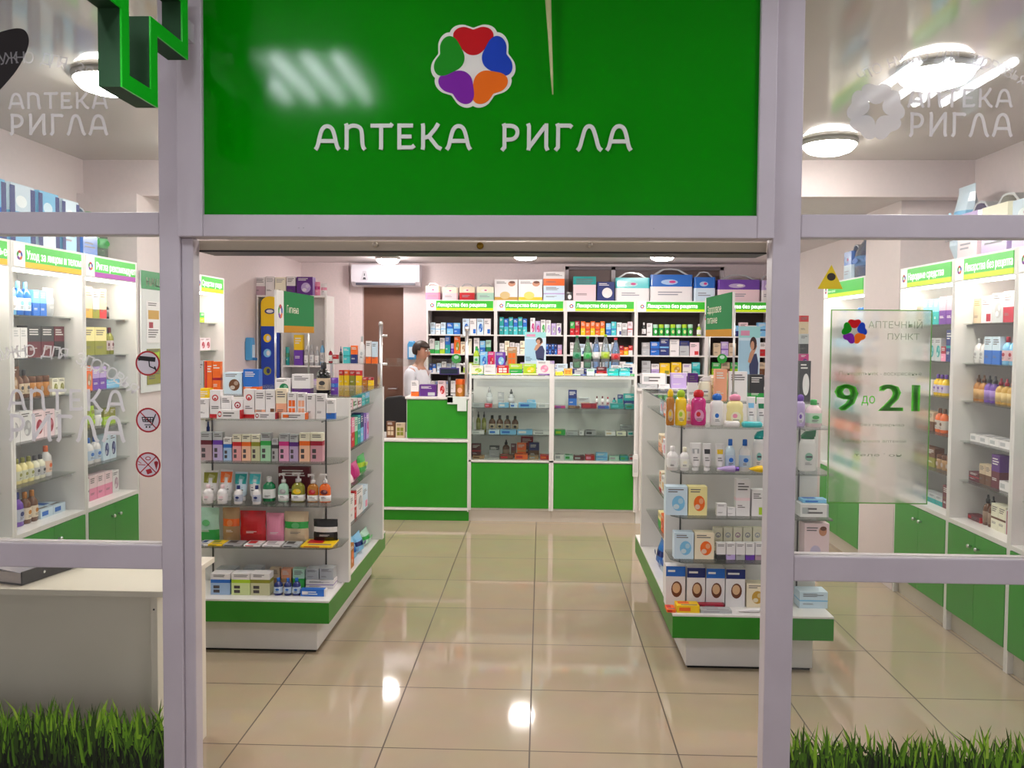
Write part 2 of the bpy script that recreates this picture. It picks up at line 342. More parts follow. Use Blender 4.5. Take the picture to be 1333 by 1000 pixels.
# the green shop sign
sg = empty('shop_sign', (-.22, 2.83, 2.007)); tag(sg, 'large green fascia sign with coloured heart flower and white lettering', 'sign')
def off(mb): mb.v = [(x + .22, y - 2.83, z - 2.007) for x, y, z in mb.v]; return mb
SX0, SX1, SZ0, SZ1 = -1.129, .697, 2.081, 2.985
b = MB(); b.box(SX0 - .004, SX1 + .004, 2.828, 2.86, SZ0 - .004, SZ1, SIGNG); off(b).build('panel', sg)
b = MB()
b.box(-1.2165, SX0, 2.812, 2.9, 2.0078, SZ1, ALU); b.box(SX1, PR0 + .01, 2.812, 2.9, 2.0078, SZ1, ALU); b.box(SX0, SX1, 2.812, 2.9, 2.0078, SZ0, ALU)
off(b).build('frame', sg, bev=.004)
b = MB()
def sp(px_, py_): p = pt(px_, py_, 2.826); return p.x, p.z
fx, fz = sp(616, 85); flower(b, fx, fz, .128, 2.827, .004)
off(b).build('flower_emblem', sg)
b = MB(); x0, z0 = sp(410, 195); x1, z1 = sp(613, 161); logo_word(b, 'АПТЕКА', x0, x1, z0, z1 - z0, 2.822, 2.8285, M('#dcdcd6', .5)); off(b).build('lettering', sg)
b = MB(); x0, z0 = sp(652, 196); x1, z1 = sp(822, 161); logo_word(b, 'РИГЛА', x0, x1, z0, z1 - z0, 2.822, 2.8285, M('#dcdcd6', .5))
off(b).build('lettering', sg)
b = MB()
for px_, py_ in ((389, 297), (395, 297), (851, 298)):
    p = pt(px_, py_, 2.811); b.lathe([(.0025, 0), (.0015, .001)], M('#6a6468'), 8, c=(p.x, 2.811, p.z))
off(b).build('screw_hole', sg)
# pale strip hanging in front of the sign
b = MB(); p0, p1 = pt(713, -12, 2.79), pt(719.5, 123, 2.80)
b.tube([p0, p0.lerp(p1, .4), p0.lerp(p1, .8), p1], [.0105, .007, .0045, .002], M('#c4c08a', .5)); tag(b.build('hanging_strip'), 'thin pale tapering strip hanging before the green sign', 'strip')
# pharmacy cross
cx, ct = -1.147, .06
u = .207; ys = [2.095, 2.30, 2.515, 2.735]; zs = [2.352, 2.562, 2.772, 2.982]
poly = [(1, 0), (2, 0), (2, 1), (3, 1), (3, 2), (2, 2), (2, 3), (1, 3), (1, 2), (0, 2), (0, 1), (1, 1)]
P = [Vector((ys[a], zs[c])) for a, c in poly]; n = len(P); inner = []
for i in range(n):
    d0 = (P[i] - P[i - 1]).normalized(); d1 = (P[(i + 1) % n] - P[i]).normalized(); n0, n1 = Vector((-d0.y, d0.x)), Vector((-d1.y, d1.x)); inner.append(P[i] + (n0 + n1) * .042)
cr = empty('pharmacy_cross', (cx, 2.735, 2.66)); tag(cr, 'green outlined pharmacy cross sticking out from the white window post', 'sign')
CG = M('#12a21c', .3, emit=.25); CGD = M('#053c14', .7)
def offc(mb): mb.v = [(x - cx, y - 2.735, z - 2.66) for x, y, z in mb.v]; return mb
b = MB(); f = MB()
for i in range(n):
    j = (i + 1) % n; a, bb, ai, bi = P[i], P[j], inner[i], inner[j]
    b.face([(cx, *a), (cx, *bb), (cx - ct, *bb), (cx - ct, *a)], CGD); b.face([(cx, *ai), (cx - ct, *ai), (cx - ct, *bi), (cx, *bi)], CGD)
    b.face([(cx - ct, *a), (cx - ct, *bb), (cx - ct, *bi), (cx - ct, *ai)], CGD); b.face([(cx, *a), (cx, *ai), (cx, *bi), (cx, *bb)], CGD)
    f.raw([(cx + e, *q) for e in (.0005, .006) for q in (a, bb, bi, ai)], [(0, 1, 2, 3), (7, 6, 5, 4), (0, 4, 5, 1), (1, 5, 6, 2), (2, 6, 7, 3), (3, 7, 4, 0)], CG)
offc(b).build('casing', cr, bev=.006); offc(f).build('light_face', cr)
b = MB(); b.box(cx - ct, cx - .005, 2.735, 2.811, 2.64, 2.70, M('#cfc8d0')); offc(b).build('bracket', cr)

# corridor lights reflected in the sign
for k, xx in enumerate((-1.135, 1.87)):
    t = empty('tube_light', (xx, 1.5, 3.0)); tag(t, ['square four tube light over the corridor by the cross', 'square four tube light over the corridor by opening hours'][k], 'ceiling light', 'corridor tube lights')
    b = MB(); b.box(-.3, .3, -.36, .36, -.06, 0, M('#d8d8d8')); b.build('housing', t)
    for i in range(4):
        b = MB(); b.tube([(-.21 + .14 * i, -.34, -.085), (-.21 + .14 * i, .34, -.085)], .02, M('#f4f8ff', emit=TUBE)); b.build('tube', t)

# ------------------------------------------------------------------ ceiling lamps
def lamp(x, y, z, lb, r=.15, k=1.):
    t = empty('ceiling_lamp', (x, y, z)); tag(t, lb, 'ceiling lamp', 'round ceiling lamps')
    b = MB(); b.lathe([(r * 1.04, -.025), (r * 1.06, -.012), (r * 1.06, 0)], M('#b8b4b0', .35), 28); b.build('rim', t)
    b = MB(); b.lathe([(r * .12, -.082), (r * .5, -.077), (r * .8, -.062), (r * .97, -.036), (r, -.026)], M('#fff8f2', .4, emit=LAMP * k), 28); b.build('dome', t)
for x, y, lb in ((-1.93, 3.78, 'round white ceiling lamp seen beside the green cross'), (1.66, 3.72, 'round white ceiling lamp over the lime shelves by the window'),
                 (1.66, 5.06, 'round white ceiling lamp close to the opening hours post'), (-1.97, 5.06, 'round white ceiling lamp over the poster pier'),
                 (-.16, 3.70, 'round white ceiling lamp just inside the entrance'), (-.16, 5.06, 'round white ceiling lamp above the middle aisle')):
    lamp(x, y, ZF, lb, .15, .85)
for x, y, lb in ((pt(505, 332, 10.0).x, 10.0, 'round white ceiling lamp in front of the air conditioner'), (pt(684, 333, 9.4).x, 9.4, 'round white ceiling lamp above the baby cereal boxes'),
                 (pt(862, 335, 9.4).x, 9.4, 'round white ceiling lamp above the blue wrapped packs'), (-1.75, 7.0, 'round white lower ceiling lamp over the cash desk side'),
                 (-.18, 7.0, 'round white lower ceiling lamp before the glass counter'), (1.3, 7.0, 'round white lower ceiling lamp over the baby care gondola')):
    lamp(x, y, ZB, lb, .135, 1.6)

# ------------------------------------------------------------------ wall shelving
TW = M('#f8fff4', .4, emit=.5)
BANDC = dict(yellow='#f4b010', purple='#a238a0', lime='#c4e81c')
def shelf_unit(name, loc, rz, w, lb, header, band, hs, lit=True, glow=1., dark=False, deck=.655, depth=.39, two=None, top=2.12, grp=None, lines=1):
    u = empty(name, loc, rz); tag(u, lb, 'shelf unit', grp); u['w'] = w
    tk = .018
    for x in (0, w - tk): b = MB(); b.box(x, x + tk, 0, depth, .0, top, WHITE); b.build('side_panel', u)
    b = MB(); b.box(tk, w - tk, depth - .012, depth - .002, deck, top - .002, WALLBACK if dark else LIGHTBACK); b.build('back_panel', u)
    b = MB(); b.box(tk, w - tk, 0, depth - .012, deck - .025, deck, WHITE); b.build('deck', u)
    b = MB(); b.box(tk, w - tk, .03, .05, 0, .115, M('#cfc6b8', .4)); b.build('plinth', u)
    b = MB(); b.box(tk, w - tk, .012, depth - .012, .115, .13, WHITE); b.build('bottom_panel', u)
    for k in (0, 1):
        x0 = tk + k * (w - 2 * tk) / 2; b = MB(); b.box(x0 + .0015, x0 + (w - 2 * tk) / 2 - .0015, -.004, .012, .12, deck - .028, GREENP); d = b.build('door', u)
        b = MB(); kx = x0 + (w - 2 * tk) / 2 - .04 if k == 0 else x0 + .04
        b.lathe([(.006, 0), (.006, .01), (.011, .014), (.009, .022)], CHROME, 10); kn = b.build('knob', d, (kx, -.004, deck - .1)); kn.rotation_euler = (R(90), 0, 0)
    hz0 = top - .135; HGRN = M('#34b02e', .3, emit=HEAD * glow); HWHT = M('#f6ecec', .4, emit=HEAD * .7 * glow)
    b = MB(); b.box(tk, w - tk, .0, .06, hz0, top, WHITE); h = b.build('header', u)
    b = MB(); b.box(tk + .002, .115, -.004, 0, hz0 + .008, top - .008, HWHT); b.build('logo_square', h)
    b = MB(); ring_logo(b, .068, hz0 + .066, .024, -.004); b.build('logo_ring', h)
    b = MB(); b.box(.117, w - tk - .012, -.004, 0, hz0 + .036, top - .012, HGRN); b.build('green_panel', h)
    b = MB(); b.box(.117, w - tk - .012, -.004, 0, hz0 + .008, hz0 + .036, M(BANDC[band], .4, emit=HEAD * glow)); b.build('colour_band', h)
    b = MB()
    if two: put_text(b, header, .13, -.0046, hz0 + .088, .02, TW, None, 'LEFT'); put_text(b, two, .13, -.0046, hz0 + .056, .02, TW, None, 'LEFT')
    else: put_text(b, header, .128, -.0046, hz0 + .07, .046, TW, min(w - .165, .046 * len(header) * .62), 'LEFT', bold=.0016)
    b.build('lettering', h)
    if lit:
        b = MB(); b.box(tk + .01, w - tk - .01, .03, .055, hz0 - .012, hz0 - .001, M('#fff4e4', .4, emit=STRIP)); b.build('light_strip', u)
    for z in hs:
        if dark: b = MB(); b.box(tk, w - tk, .01, depth - .013, z - .016, z, WHITE); b.build('shelf', u)
        else:
            b = MB(); b.box(tk + .002, w - tk - .002, .05, depth - .013, z - .007, z, GSHELF); s = b.build('glass_shelf', u)
            for x in (tk + .002, w - tk - .008): b = MB(); b.box(x - .001, x + .006, .07, .13, z - .018, z - .0075, CHROME); b.build('clip', s)
    return u
SH = [.88, 1.105, 1.335, 1.55, 1.775]
LB = [shelf_unit('wall_shelf_unit', (-2.65, y, 0), R(90), w, lb, tx, bd, SH, top=2.145, grp='wall shelf units with green headers') for y, w, lb, tx, bd in (
    (3.50, .678, 'white lit shelf unit closest to the window beside the yellow banded one', 'Красота и здоровье', 'yellow'),
    (4.18, .678, 'white lit shelf unit with yellow band on its green header', 'Уход за лицом и телом', 'yellow'),
    (4.86, .65, 'white lit shelf unit with purple band on its green header', 'Ригла рекомендует', 'purple'),
    (6.445, .60, 'white lit shelf unit just beyond the poster pier', 'Средства ухода', 'lime'))]
RB = [shelf_unit('wall_shelf_unit', (2.36, y, 0), R(-90), w, lb, tx, bd, SH, top=2.145, two=t2, grp='wall shelf units with green headers') for y, w, lb, tx, bd, t2 in (
    (4.34, .70, 'white lit shelf unit nearest the window on the opening hours side', 'Лекарства без рецепта', 'lime', None),
    (4.99, .648, 'white lit shelf unit with lime band, middle of three by the hours', 'Лекарства без рецепта', 'lime', None),
    (5.73, .738, 'white lit shelf unit with lime band just before the bare pier', 'Народные средства', 'lime', None),
    (7.26, .918, 'white lit shelf unit with lime band beyond the bare pier', 'Товары для', 'lime', 'мам и детей'))]
BX = [pt(p, 437, 10.37).x for p in (555, 645, 736, 828, 920, 1011)]
BS = [.78, 1.0, 1.23, 1.462, 1.70]
BB = [shelf_unit('medicine_shelf_unit', (BX[i] + .001, 10.37, 0), 0, BX[i + 1] - BX[i] - .002, lb, 'Лекарства без рецепта', 'lime', BS, lit=False, dark=True, glow=.45, grp='medicine shelf units along the back wall') for i, lb in enumerate((
    'dark backed medicine shelf unit beside the brown doorway', 'dark backed medicine shelf unit below the baby cereal boxes', 'dark backed medicine shelf unit behind the tall water bottles',
    'dark backed medicine shelf unit with the row of green tubs', 'dark backed medicine shelf unit behind the green hanging signboard'))]

# ------------------------------------------------------------------ gondolas in the aisle
GZ = [1.235, 1.005, .778, .553]
def gondola(x0, x1, y0, y1, side, slab, rear, yf, lb):
    """side = +1: the aisle runs along x1, -1: along x0"""
    g = empty('gondola', ((x0 + x1) / 2, (y0 + y1) / 2, 0)); tag(g, lb, 'gondola', 'aisle gondolas')
    ox, oy = g.location.x, g.location.y
    def bd(mb, nm, bev=0.): mb.v = [(x - ox, y - oy, z) for x, y, z in mb.v]; return mb.build(nm, g, bev=bev)
    b = MB(); b.box(x0 + .08, x1 - .08, y0 + .07, y1 - .08, 0.012, .178, WHITE); bd(b, 'plinth', .003)
    b = MB(); b.box(x0 + .09, x1 - .09, y0 + .08, y1 - .09, 0, .012, DARKM); bd(b, 'feet')
    b = MB(); b.box(x0, x1, y0, y1, .178, .288, GREENB); bd(b, 'green_band', .002)
    b = MB(); b.box(x0, x1, y0, y1, .2885, .30, WHITE); bd(b, 'deck', .002)
    ax = x1 + .03 if side > 0 else x0
    s0, s1 = (x0, ax) if side > 0 else (ax, x1)
    for y in (slab, rear): b = MB(); b.box(s0 + .0, s1, y, y + .05, .3003, 1.335, WHITE); bd(b, 'end_panel', .003)
    xm = (x0 + x1) / 2
    b = MB(); b.box(xm - .02, xm + .02, slab + .0503, rear - .0003, .3003, 1.335, WHITE); bd(b, 'spine_panel')
    b = MB(); b.box(s0, s1, slab, rear + .05, 1.3353, 1.343, GSHELF); bd(b, 'glass_top')
    for x in (xm - .32, xm + .32 if side > 0 else xm + .3): b = MB(); b.box(x - .004, x + .004, slab - .004, slab - .0003, .31, 1.33, M('#58585a', .4, .5)); bd(b, 'bracket_rail')
    for z in GZ:
        e = s1 if side > 0 else s0; o = s0 if side > 0 else s1; c = -.05 if side > 0 else .05
        b = MB(); b.slab([(o, yf), (e + c, yf), (e, yf + .07), (e, slab - .0045), (o, slab - .0045)][::1 if side > 0 else -1], z - .008, z, GSHELF); sh = bd(b, 'glass_shelf')
        for x in (xm - .32, xm + .32 if side > 0 else xm + .3): b = MB(); b.prism([(0, 0), (.006, 0), (.006, -.02), (0, -.02)], slab - .09, slab - .005, DARKM); b.v = [(q[0] + x - .003 - ox, q[1] - oy, q[2] + z - .0085) for q in b.v]; b.build('bracket', sh)
        b = MB(); ex = (xm + .021, x1 - .03) if side > 0 else (x0 + .03, xm - .021)
        b.box(ex[0], ex[1], slab + .06, rear - .01, z - .008, z, GSHELF); bd(b, 'side_shelf')
    return g
GLX0, GLX1, GRX0, GRX1 = -1.93, -1.095, .667, 1.465
gondola(GLX0, GLX1, 4.35, 5.95, 1, 4.68, 5.69, 4.44, 'white gondola with green band beside the white desk')
gondola(GRX0, GRX1, 4.24, 5.95, -1, 4.54, 5.62, 4.285, 'white gondola with green band carrying baby care products')

# hanging signboards above the gondolas
def flag(x, y0, y1, z0, z1, faceplus, lines, strip_first, lb):
    f = empty('aisle_signboard', (x, y0, 0)); tag(f, lb, 'sign', 'green signboards over the gondolas')
    L = y1 - y0; b = MB(); b.box(-.006, .006, 0, L, z0, z1, M('#e8e4e4')); b.build('board', f)
    sgn = 1 if faceplus else -1
    s = .17 * L if strip_first else .06 * L
    T = Matrix.Rotation(R(90) * sgn, 4, 'Z'); T.translation = (0, 0 if faceplus else L, 0)
    def lay(mb, nm): mb.v = [tuple(T @ Vector(v)) for v in mb.v]; return mb.build(nm, f)
    yy = -.0065; bh = (z1 - z0) * (.17 if strip_first else .17)
    b = MB(); b.box(s, L * .995, yy - .002, yy, z0 + bh, z1, M('#0c7c40', .85)); lay(b, 'green_panel')
    b = MB(); b.box(s, L * .995, yy - .002, yy, z0, z0 + bh, M('#c08610', .85)); lay(b, 'yellow_band')
    b = MB(); 
    if strip_first: ring_logo(b, s * .5, z0 + .5 * (z1 - z0), s * .3, yy)
    else: ring_logo(b, s * .5, z0 + .5 * (z1 - z0), s * .4, yy)
    lay(b, 'logo_ring')
    b = MB()
    for k, t in enumerate(lines): put_text(b, t, s + L * .06, yy - .003, z0 + (z1 - z0) * ((.56 if len(lines) == 1 else .66) - .26 * k), (z1 - z0) * .19, 'ivory', L * (.3 if strip_first else .52 - .14 * k), 'LEFT')
    lay(b, 'lettering')
    for q in (.04, .92): b = MB(); b.tube([(-.012 * sgn, L * q, 1.3435), (-.012 * sgn, L * q, z0 + .15)], .006, CHROME); b.build('pole', f)
    return f
p0, p1 = pt(357, 405, 4.85), pt(417, 411, 5.7)
flag(-1.53, 4.86, 5.66, pt(357, 433, 4.85).z, pt(357, 377, 4.85).z, True, ['Гигиена'], True, 'green hanging signboard with one word over the desk side gondola')
flag(1.0, 4.50, 5.25, pt(958, 437, 4.5).z - .005, pt(958, 380, 4.5).z, False, ['Здоровое', 'питание'], False, 'green hanging signboard with two words over the baby care gondola')

# ------------------------------------------------------------------ counters across the back
CY = 7.66
q = lambda p: pt(p, 437, CY).x
cd = empty('cash_desk', ((q(498) + q(611)) / 2, CY, 0)); tag(cd, 'green two level cash desk by the pharmacist', 'counter')
def cbd(mb, nm, par, bev=0., root=None):
    l = (root or par).location; mb.v = [(x - l.x, y - l.y, z) for x, y, z in mb.v]; return mb.build(nm, par, bev=bev)
xa, xb, xc = q(455), q(611), q(529)
b = MB(); b.box(xa, xb, CY + .015, CY + .55, .10, .72, WHITE); cbd(b, 'lower_cabinet', cd)
b = MB(); b.box(xa + .005, xb - .012, CY, CY + .0148, .125, .715, GREENP); cbd(b, 'lower_front', cd)
b = MB(); b.box(xa, xb, CY + .02, CY + .5, 0, .098, GREENP); cbd(b, 'kick_board', cd)
b = MB(); b.box(xa, xb, CY - .01, CY + .56, .7205, .745, WHITE); cbd(b, 'lower_top', cd, .003)
b = MB(); b.box(xc, xb, CY + .02, CY + .45, .7455, 1.108, WHITE); cbd(b, 'upper_cabinet', cd)
b = MB(); b.box(xc + .008, xb - .012, CY + .004, CY + .0198, .755, 1.10, GREENP); cbd(b, 'upper_front', cd)
b = MB(); b.box(xc - .01, xb, CY - .005, CY + .46, 1.1085, 1.13, WHITE); cbd(b, 'upper_top', cd, .003)
b = MB(); b.box(xb - .011, xb, CY - .012, CY + .0, .09, 1.1, WHITE); cbd(b, 'edge_strip', cd)
b = MB(); b.box(xa, xb - .012, CY - .012, CY, .1, .122, WHITE); cbd(b, 'bottom_rail', cd)
b = MB()
for x0, x1, y0, y1 in ((583, 598, 516, 526), (596, 608, 517, 535), (583, 590, 517, 524)):
    b.box(q(x0), q(x1), CY - .0145 - .0002 * (x0 % 5), CY - .0135, pt(x0, y1, CY).z, pt(x0, y0, CY).z, M('#dfe8e4'))
b.v = [(x, y, z) for x, y, z in b.v]; tag(cbd(b, 'paper_notices', empty('notice', (0, 0, 0)), 0) and bpy.data.objects['notice'], 'white paper notices taped on the cash desk corner', 'notice')
b = MB(); cc = []
def display(x0, x1, lb, nm='display_counter'):
    d = empty(nm, ((x0 + x1) / 2, CY, 0)); tag(d, lb, 'display counter', 'glass display counters')
    dp = .5; zt = 1.335
    b = MB(); b.box(x0, x1, CY + .02, CY + dp, .105, .545, WHITE); cbd(b, 'cabinet', d)
    b = MB(); b.box(x0 + .022, x1 - .022, CY + .004, CY + .0198, .125, .535, GREENP); cbd(b, 'green_front', d)
    b = MB(); b.box(x0, x1, CY + .03, CY + dp, 0, .104, M('#cfc6bc')); cbd(b, 'plinth', d)
    b = MB(); b.box(x0, x1, CY - .002, CY + dp, .5455, .562, WHITE); cbd(b, 'deck', d)
    for x in (x0, x1 - .02): b = MB(); b.box(x, x + .02, CY - .002, CY + .03, .105, zt + .1, WHITE); cbd(b, 'corner_post', d)
    b = MB(); b.box(x0, x1, CY + dp - .015, CY + dp, .5625, zt - .008, WHITE)
    for z in (.95, 1.2, .72): b.box(x0 + .03, x1 - .03, CY + dp - .02, CY + dp - .0155, z, z + .05, M('#d8d6d8'))
    cbd(b, 'back_wall', d)
    b = MB(); b.box(x0 + .021, x1 - .021, CY + .004, CY + .009, .5625, zt - .008, GCASE); cbd(b, 'front_glass', d)
    b = MB(); b.box(x0, x1, CY, CY + dp, zt - .0075, zt, GSHELF); cbd(b, 'glass_top', d)
    b = MB(); b.box(x0 + .021, x1 - .021, CY + .32, CY + dp, zt + .046, zt + .052, GSHELF); b.box(x0 + .03, x0 + .04, CY + .34, CY + dp, zt + .0003, zt + .0455, GCASE); b.box(x1 - .04, x1 - .03, CY + .34, CY + dp, zt + .0003, zt + .0455, GCASE); cbd(b, 'step_shelf', d)
    for z in (.79, 1.035): b = MB(); b.box(x0 + .021, x1 - .021, CY + .012, CY + dp - .021, z - .006, z, GSHELF); cbd(b, 'glass_shelf', d)
    b = MB(); b.box(x0 + .03, x1 - .03, CY + .016, CY + .034, zt - .02, zt - .0085, M('#fff6ee', .4, emit=18.)); cbd(b, 'light_strip', d)  # glowing strip added to brighten the inside of the case
    b = MB(); b.box(x0 + .021, x1 - .021, CY - .001, CY + .003, zt - .034, zt - .0076, M('#d8dcdc', .3)); b.box(x0 + .021, x1 - .021, CY + .0095, CY + .0115, zt - .034, zt - .0076, M('#d8dcdc', .3)); cbd(b, 'strip_shield', d)  # lip added to keep the strip's glow off the floor
    b = MB()
    for z in (.776, 1.021):
        for x in (x0 + .2, x1 - .2): b.box(x - .004, x + .004, CY + dp - .12, CY + dp - .0205, z, z + .007, DARKM)
    cbd(b, 'shelf_bracket', d)
    return d
display(q(611) + .001, q(719), 'glass display counter beside the cash desk')
display(q(719) + .001, q(830), 'glass display counter beside the baby care gondola')
d = empty('service_counter', ((q(830) + q(1000)) / 2, CY, 0)); tag(d, 'plain white counter mostly hidden behind the baby care gondola', 'counter')
b = MB(); b.box(q(830) + .002, q(1010), CY + .02, CY + .5, 0, 1.2, WHITE); cbd(b, 'body', d)
b = MB(); b.box(q(834), q(1008), CY, CY + .019, .12, 1.17, M('#e2ddda', .35)); cbd(b, 'front', d)
b = MB(); b.box(q(830) + .002, q(1012), CY - .01, CY + .51, 1.2003, 1.225, WHITE); cbd(b, 'top', d)
# chrome posts with a glass guard on the cash desk
gd = empty('glass_guard', (q(494), CY + .06, 0)); tag(gd, 'clear glass guard between two chrome posts on the cash desk', 'guard')
for p_, zb, zt in ((494, .7453, 1.77), (607, 1.1303, 1.73)):
    b = MB(); x = q(p_); b.tube([(x, CY + .06, zb), (x, CY + .06, zt)], .017, CHROME, 12); b.lathe([(.021, zt), (.021, zt + .025), (.012, zt + .04)], CHROME, 12, c=(x, CY + .06, 0))
    for z in (1.68, 1.42): b.tube([(x, CY + .06, z), (x + (.06 if p_ < 500 else -.06), CY + .06, z)], .012, CHROME)
    cbd(b, 'chrome_post', gd)
b = MB(); b.box(q(494) + .05, q(607) - .05, CY + .057, CY + .063, 1.4, 1.475, GSHELF); cbd(b, 'glass_panel', gd)

# ------------------------------------------------------------------ white desk behind the window
dk = empty('white_desk', (-2.2, 3.22, 0)); tag(dk, 'plain white desk behind the low glass pane', 'desk')
DL = noisy('desk_laminate', '#e8dfcf', '#ece3d4', 5, .35)
def dbd(mb, nm, bev=0.): mb.v = [(x + 2.2, y - 3.22, z) for x, y, z in mb.v]; return mb.build(nm, dk, bev=bev)
b = MB(); b.box(-2.98, -1.352, 2.985, 3.47, .735, .757, DL); dbd(b, 'desktop', .002)
b = MB(); b.box(-1.415, -1.39, 3.02, 3.465, .0, .7345, DL); dbd(b, 'side_panel', .001)
b = MB(); b.box(-2.96, -2.935, 3.02, 3.465, .0, .7345, DL); dbd(b, 'side_panel', .001)
b = MB(); b.box(-2.935, -1.4155, 3.05, 3.068, .05, .7345, DL); dbd(b, 'front_panel')
b = MB(); b.lathe([(.004, 0), (.003, .002)], DARKM, 8); o = dbd(b, 'screw_cap'); o.location = (-1.4025 + 2.2, 3.0195 - 3.22, .68); o.rotation_euler = (R(90), 0, 0); 
for v in o.data.vertices: v.co -= Vector((2.2, -3.22, 0))
# ring binder
bn = empty('ring_binder', (-1.86, 3.17, .7575)); tag(bn, 'thick dark ring binder with clear cover lying on the white desk', 'binder')
bn.rotation_euler = (0, 0, R(-14))
b = MB(); b.box(-.3, .0, -.15, .16, 0, .003, M('#1c1c22', .3)); b.build('back_cover', bn)
b = MB(); b.box(-.3, -.004, -.14, .15, .0035, .043, noisy('paper_stack', '#cfc4c0', '#bdb2b0', 60, .7, stretch=(1, 1, 20))); b.build('papers', bn)
b = MB(); b.prism([(-.31, .0435), (-.2, .056), (-.08, .05), (.0, .0435), (.0, .046), (-.08, .0535), (-.2, .0595), (-.31, .047)], -.15, .16, M('#b9b4c0', .12, coat=1.0)); b.build('cover', bn)
b = MB(); b.box(-.002, .004, -.15, .16, .003, .05, M('#222228', .25)); b.build('spine', bn)
b = MB()
for y in (-.05, .06): b.lathe([(.006, 0), (.004, .003)], CHROME, 10, c=(0, 0, 0)); 
b.v = [(.0045 + z, (-.05 if i < len(b.v) // 2 else .06) + x, .026 + y) for i, (x, y, z) in enumerate(b.v)]; b.build('rivet', bn)

# ------------------------------------------------------------------ marks on the glass
WF = film('white_film', '#fbf9fb', .9); WFF = film('white_film_worn', '#e2dfe2', .5); GF = 2.8675
def mark(nm, mb, lb, cat, grp=None, kind=None): return tag(mb.build(nm), lb, cat, grp, kind)
def gp(px_, py_): p = pt(px_, py_, GF); return p.x, p.z
def logo_film(nm, lb, x0, x1, ya0, ya1, yr0, yr1, mat, arc, fl=None):
    t = empty(nm, (0, 0, 0)); tag(t, lb, 'window lettering', 'white film logos on the glass')
    b = MB(); a = gp(x0, ya1); c = gp(x1, ya0); logo_word(b, 'АПТЕКА', a[0], c[0], a[1], c[1] - a[1], GF - .001, GF, mat)
    a = gp(x0 + 2, yr1); c = gp(x1, yr0); logo_word(b, 'РИГЛА', a[0], c[0], a[1], c[1] - a[1], GF - .001, GF, mat); b.build('shop_name', t)
    b = MB(); (ax, ay, rad, sz, a0, st, body) = arc; c = gp(ax, ay); k = 2.868 / FPX
    arc_text(b, body, c[0], c[1] - rad * k, rad * k, GF - .0005, sz * k, mat, R(a0), R(st)); b.build('slogan', t)
    if fl: b = MB(); c = gp(fl[0], fl[1]); flower(b, c[0], c[1], fl[2] * k, GF - .0003, .0006, mat, None); b.build('flower_emblem', t)
logo_film('logo_film', 'faint white film logo with flower on the pane above the hours', 1181, 1318, 115, 140, 146, 178, WFF, (1222, 73, 187, 13, -30.2, 3.05, 'ЧТО НУЖНО ДЛЯ ЗДОРОВЬЯ'), (1140, 145, 36))
logo_film('logo_film', 'faint white film logo on the pane behind the green cross', 11, 140, 120, 142, 148, 176, WFF, (30, 76, 200, 15, -11, 3.3, 'НУЖНО ДЛЯ ЗД'))
logo_film('logo_film', 'white film logo on the pane with prohibition stickers', 10, 162, 507, 534, 540, 574, WF, (45, 458, 200, 16, -15, 3.3, 'НУЖНО ДЛЯ ЗДОРОВЬЯ'))
b = MB(); pts = [gp(*p) for p in ((-30, 52), (10, 38), (30, 36), (38, 47), (37, 62), (25, 88), (5, 112), (-15, 132), (-60, 150), (-70, 80))]
b.prism(chaikin(pts[::-1]), GF + .0002, GF + .0004, M('#1a1718', .35)); mark('dark_petal_shape', b, 'black petal shape behind the upper pane lettering', 'window film')  # flat black petal shape just behind the lettering
